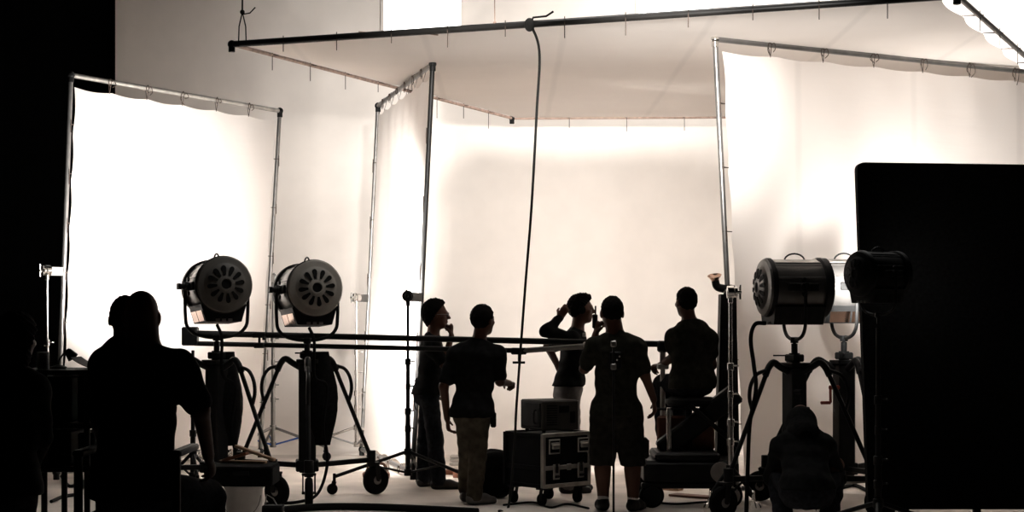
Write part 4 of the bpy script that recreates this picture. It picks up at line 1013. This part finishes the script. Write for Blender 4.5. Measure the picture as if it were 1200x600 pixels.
# close men on the left
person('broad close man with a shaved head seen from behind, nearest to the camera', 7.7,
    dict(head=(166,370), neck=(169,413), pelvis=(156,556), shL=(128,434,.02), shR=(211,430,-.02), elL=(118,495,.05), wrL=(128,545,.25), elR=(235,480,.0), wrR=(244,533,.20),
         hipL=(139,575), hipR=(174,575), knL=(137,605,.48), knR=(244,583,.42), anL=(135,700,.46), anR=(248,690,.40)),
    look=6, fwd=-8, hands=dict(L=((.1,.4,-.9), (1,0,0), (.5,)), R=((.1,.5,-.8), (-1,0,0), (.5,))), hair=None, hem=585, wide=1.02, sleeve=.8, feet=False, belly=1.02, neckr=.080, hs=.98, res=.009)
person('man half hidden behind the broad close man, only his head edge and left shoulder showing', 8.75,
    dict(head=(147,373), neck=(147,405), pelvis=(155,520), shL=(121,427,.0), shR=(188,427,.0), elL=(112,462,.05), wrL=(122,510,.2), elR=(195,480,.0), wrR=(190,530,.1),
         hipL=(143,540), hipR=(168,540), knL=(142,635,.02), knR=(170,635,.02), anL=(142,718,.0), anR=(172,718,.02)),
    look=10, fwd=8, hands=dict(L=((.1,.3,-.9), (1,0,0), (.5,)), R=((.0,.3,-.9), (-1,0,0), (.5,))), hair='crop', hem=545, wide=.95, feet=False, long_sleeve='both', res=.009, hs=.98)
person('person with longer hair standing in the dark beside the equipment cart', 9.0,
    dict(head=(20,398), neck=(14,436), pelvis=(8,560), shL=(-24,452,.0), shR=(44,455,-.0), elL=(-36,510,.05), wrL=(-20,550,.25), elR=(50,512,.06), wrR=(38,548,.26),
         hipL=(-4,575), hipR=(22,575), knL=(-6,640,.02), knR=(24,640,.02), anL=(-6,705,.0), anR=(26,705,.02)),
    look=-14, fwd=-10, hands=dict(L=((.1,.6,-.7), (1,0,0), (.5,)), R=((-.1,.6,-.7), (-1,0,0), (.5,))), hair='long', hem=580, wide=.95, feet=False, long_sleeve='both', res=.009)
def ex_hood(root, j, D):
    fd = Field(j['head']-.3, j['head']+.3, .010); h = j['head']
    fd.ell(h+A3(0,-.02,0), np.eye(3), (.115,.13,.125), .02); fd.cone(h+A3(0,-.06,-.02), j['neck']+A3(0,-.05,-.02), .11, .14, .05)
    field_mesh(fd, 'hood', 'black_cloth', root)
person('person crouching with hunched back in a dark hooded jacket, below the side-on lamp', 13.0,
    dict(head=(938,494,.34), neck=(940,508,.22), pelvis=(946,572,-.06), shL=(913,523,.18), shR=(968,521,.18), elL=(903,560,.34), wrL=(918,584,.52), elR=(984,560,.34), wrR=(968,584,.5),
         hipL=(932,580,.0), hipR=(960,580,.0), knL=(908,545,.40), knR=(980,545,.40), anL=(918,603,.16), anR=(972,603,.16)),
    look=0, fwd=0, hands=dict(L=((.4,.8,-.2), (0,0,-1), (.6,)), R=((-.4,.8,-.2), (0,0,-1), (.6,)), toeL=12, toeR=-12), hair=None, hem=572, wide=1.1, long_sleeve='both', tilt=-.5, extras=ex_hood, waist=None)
# ------------------------------------------------------------------ light, camera, look
def aim(o, tgt): o.rotation_euler = (V(tgt)-o.location).to_track_quat('-Z', 'Y').to_euler()
def spot(name, loc, tgt, W, deg, blend=.5, r=.2, col=(1,.97,.93)):
    L = bpy.data.lights.new(name, 'SPOT'); L.energy = W; L.spot_size = TH(deg); L.spot_blend = blend; L.shadow_soft_size = r; L.color = col
    o = bpy.data.objects.new(name, L); COL.objects.link(o); o.location = loc; aim(o, tgt); return o
def area(name, loc, tgt, W, sx, sy, col=(1,.97,.93), spread=180):
    L = bpy.data.lights.new(name, 'AREA'); L.shape = 'RECTANGLE'; L.size = sx; L.size_y = sy; L.energy = W; L.color = col; L.spread = TH(spread)
    o = bpy.data.objects.new(name, L); COL.objects.link(o); o.location = loc; aim(o, tgt); return o
K = dict(beam=640, panel=1700, c34=430, gL=2000, gR=2550, gS=1500, over=85, ovspot=1800, silkb=112, frameb=3, wallb=5, wash=20)
for c, ang in ((c1, -30), (c2, -42)):
    spot('lamp_beam', V(c)+V((-math.sin(TH(18)), math.cos(TH(18)), 0))*.42, V(c)+V((math.sin(TH(ang))*3, math.cos(TH(ang))*3, .75)), K['beam'], 80, .7, .12)
spot('panel_beam', V(c2)+V((.0,.42,.0)), V(c2)+V((math.sin(TH(21))*2, math.cos(TH(21))*2, -.50)), K['panel'], 62, .55, .12)
spot('panel_beam', V(c1)+V((.0,.42,.0)), V(c1)+V((math.sin(TH(27))*2, math.cos(TH(27))*2, .12)), K['panel']*.9, 66, .6, .12)
for c in (c3, c4): spot('side_beam', V(c)+V((.45,.09,0)), V((5.0, 17.0, 2.4)), K['c34'], 120, 1, .12)
spot('added_wall_spot', (-.4, 11.0, 3.85), (-.5, 21, 2.6), K['gL'], 36, 1, .12)  # unseen spot added to brighten the middle of the back wall
spot('added_wall_fill', (1.1, 11.0, 3.85), (1.6, 21, 2.9), K['gR'], 36, 1, .12)  # second unseen spot, added to fill the back wall further right
spot('added_silk_spot', (.9, 10.8, 3.85), (3.2, 15.9, 2.75), K['gS'], 40, 1, .12)  # no lamp stands here; added to light the right-hand silk
spot('added_high_spot', (2.5, 16.0, 5.8), (.2, 22.2, 4.7), K['ovspot'], 62, 1, .9)  # added out of view above the canopy to brighten the upper wall
area('added_high_fill', (4.0, 17.0, 5.5), (3.8, 22.2, 6.7), K['over'], 3.0, .8, spread=62)  # unseen area light added for the top of the wall
area('added_high_fill', (5.2, 17.6, 5.8), (6.6, 22.2, 6.0), 260, 2.0, .8, spread=110)  # another added area light, lifts the far right of the wall
area('added_canopy_fill', (1.8, 14.3, 6.3), (1.8, 14.5, 4), K['silkb'], 5.0, .8, spread=120)  # added over the canopy so that its front part glows through
area('added_frame_fill', (-4.0, 18.6, 2.3), (-3.55, 17.7, 2.3), K['frameb'], 2.0, 3.0, spread=120)  # hidden behind the left frame, added to make its fabric glow
area('added_silk_fill', (4.2, 18.4, 1.6), (3.3, 15.9, 1.7), K['wallb'], 2.4, 2.0, spread=100)  # added backlight, hidden behind the right-hand silk
area('added_wall_wash', (-1.25, 20.4, 2.8), (-2.9, 22.2, 3.2), K['wash'], .5, 2.6, spread=140)  # added behind the narrow side frame, unseen, to lift the bare wall
cam = bpy.data.cameras.new('camera'); co = bpy.data.objects.new('camera', cam); COL.objects.link(co)
co.location = (0, 0, EYE); co.rotation_euler = (math.pi/2, 0, 0)
cam.sensor_width = 36; cam.lens = F/1200*36; cam.shift_y = (HZ-300)/1200; cam.clip_end = 100
SC.camera = co
w = bpy.data.worlds.new('dark_studio'); w.use_nodes = True; w.node_tree.nodes['Background'].inputs['Color'].default_value = (0,0,0,1); SC.world = w
vs_ = SC.view_settings; vs_.view_transform = 'Standard'; vs_.look = 'None'; vs_.exposure = 0; vs_.gamma = 1; vs_.use_curve_mapping = False
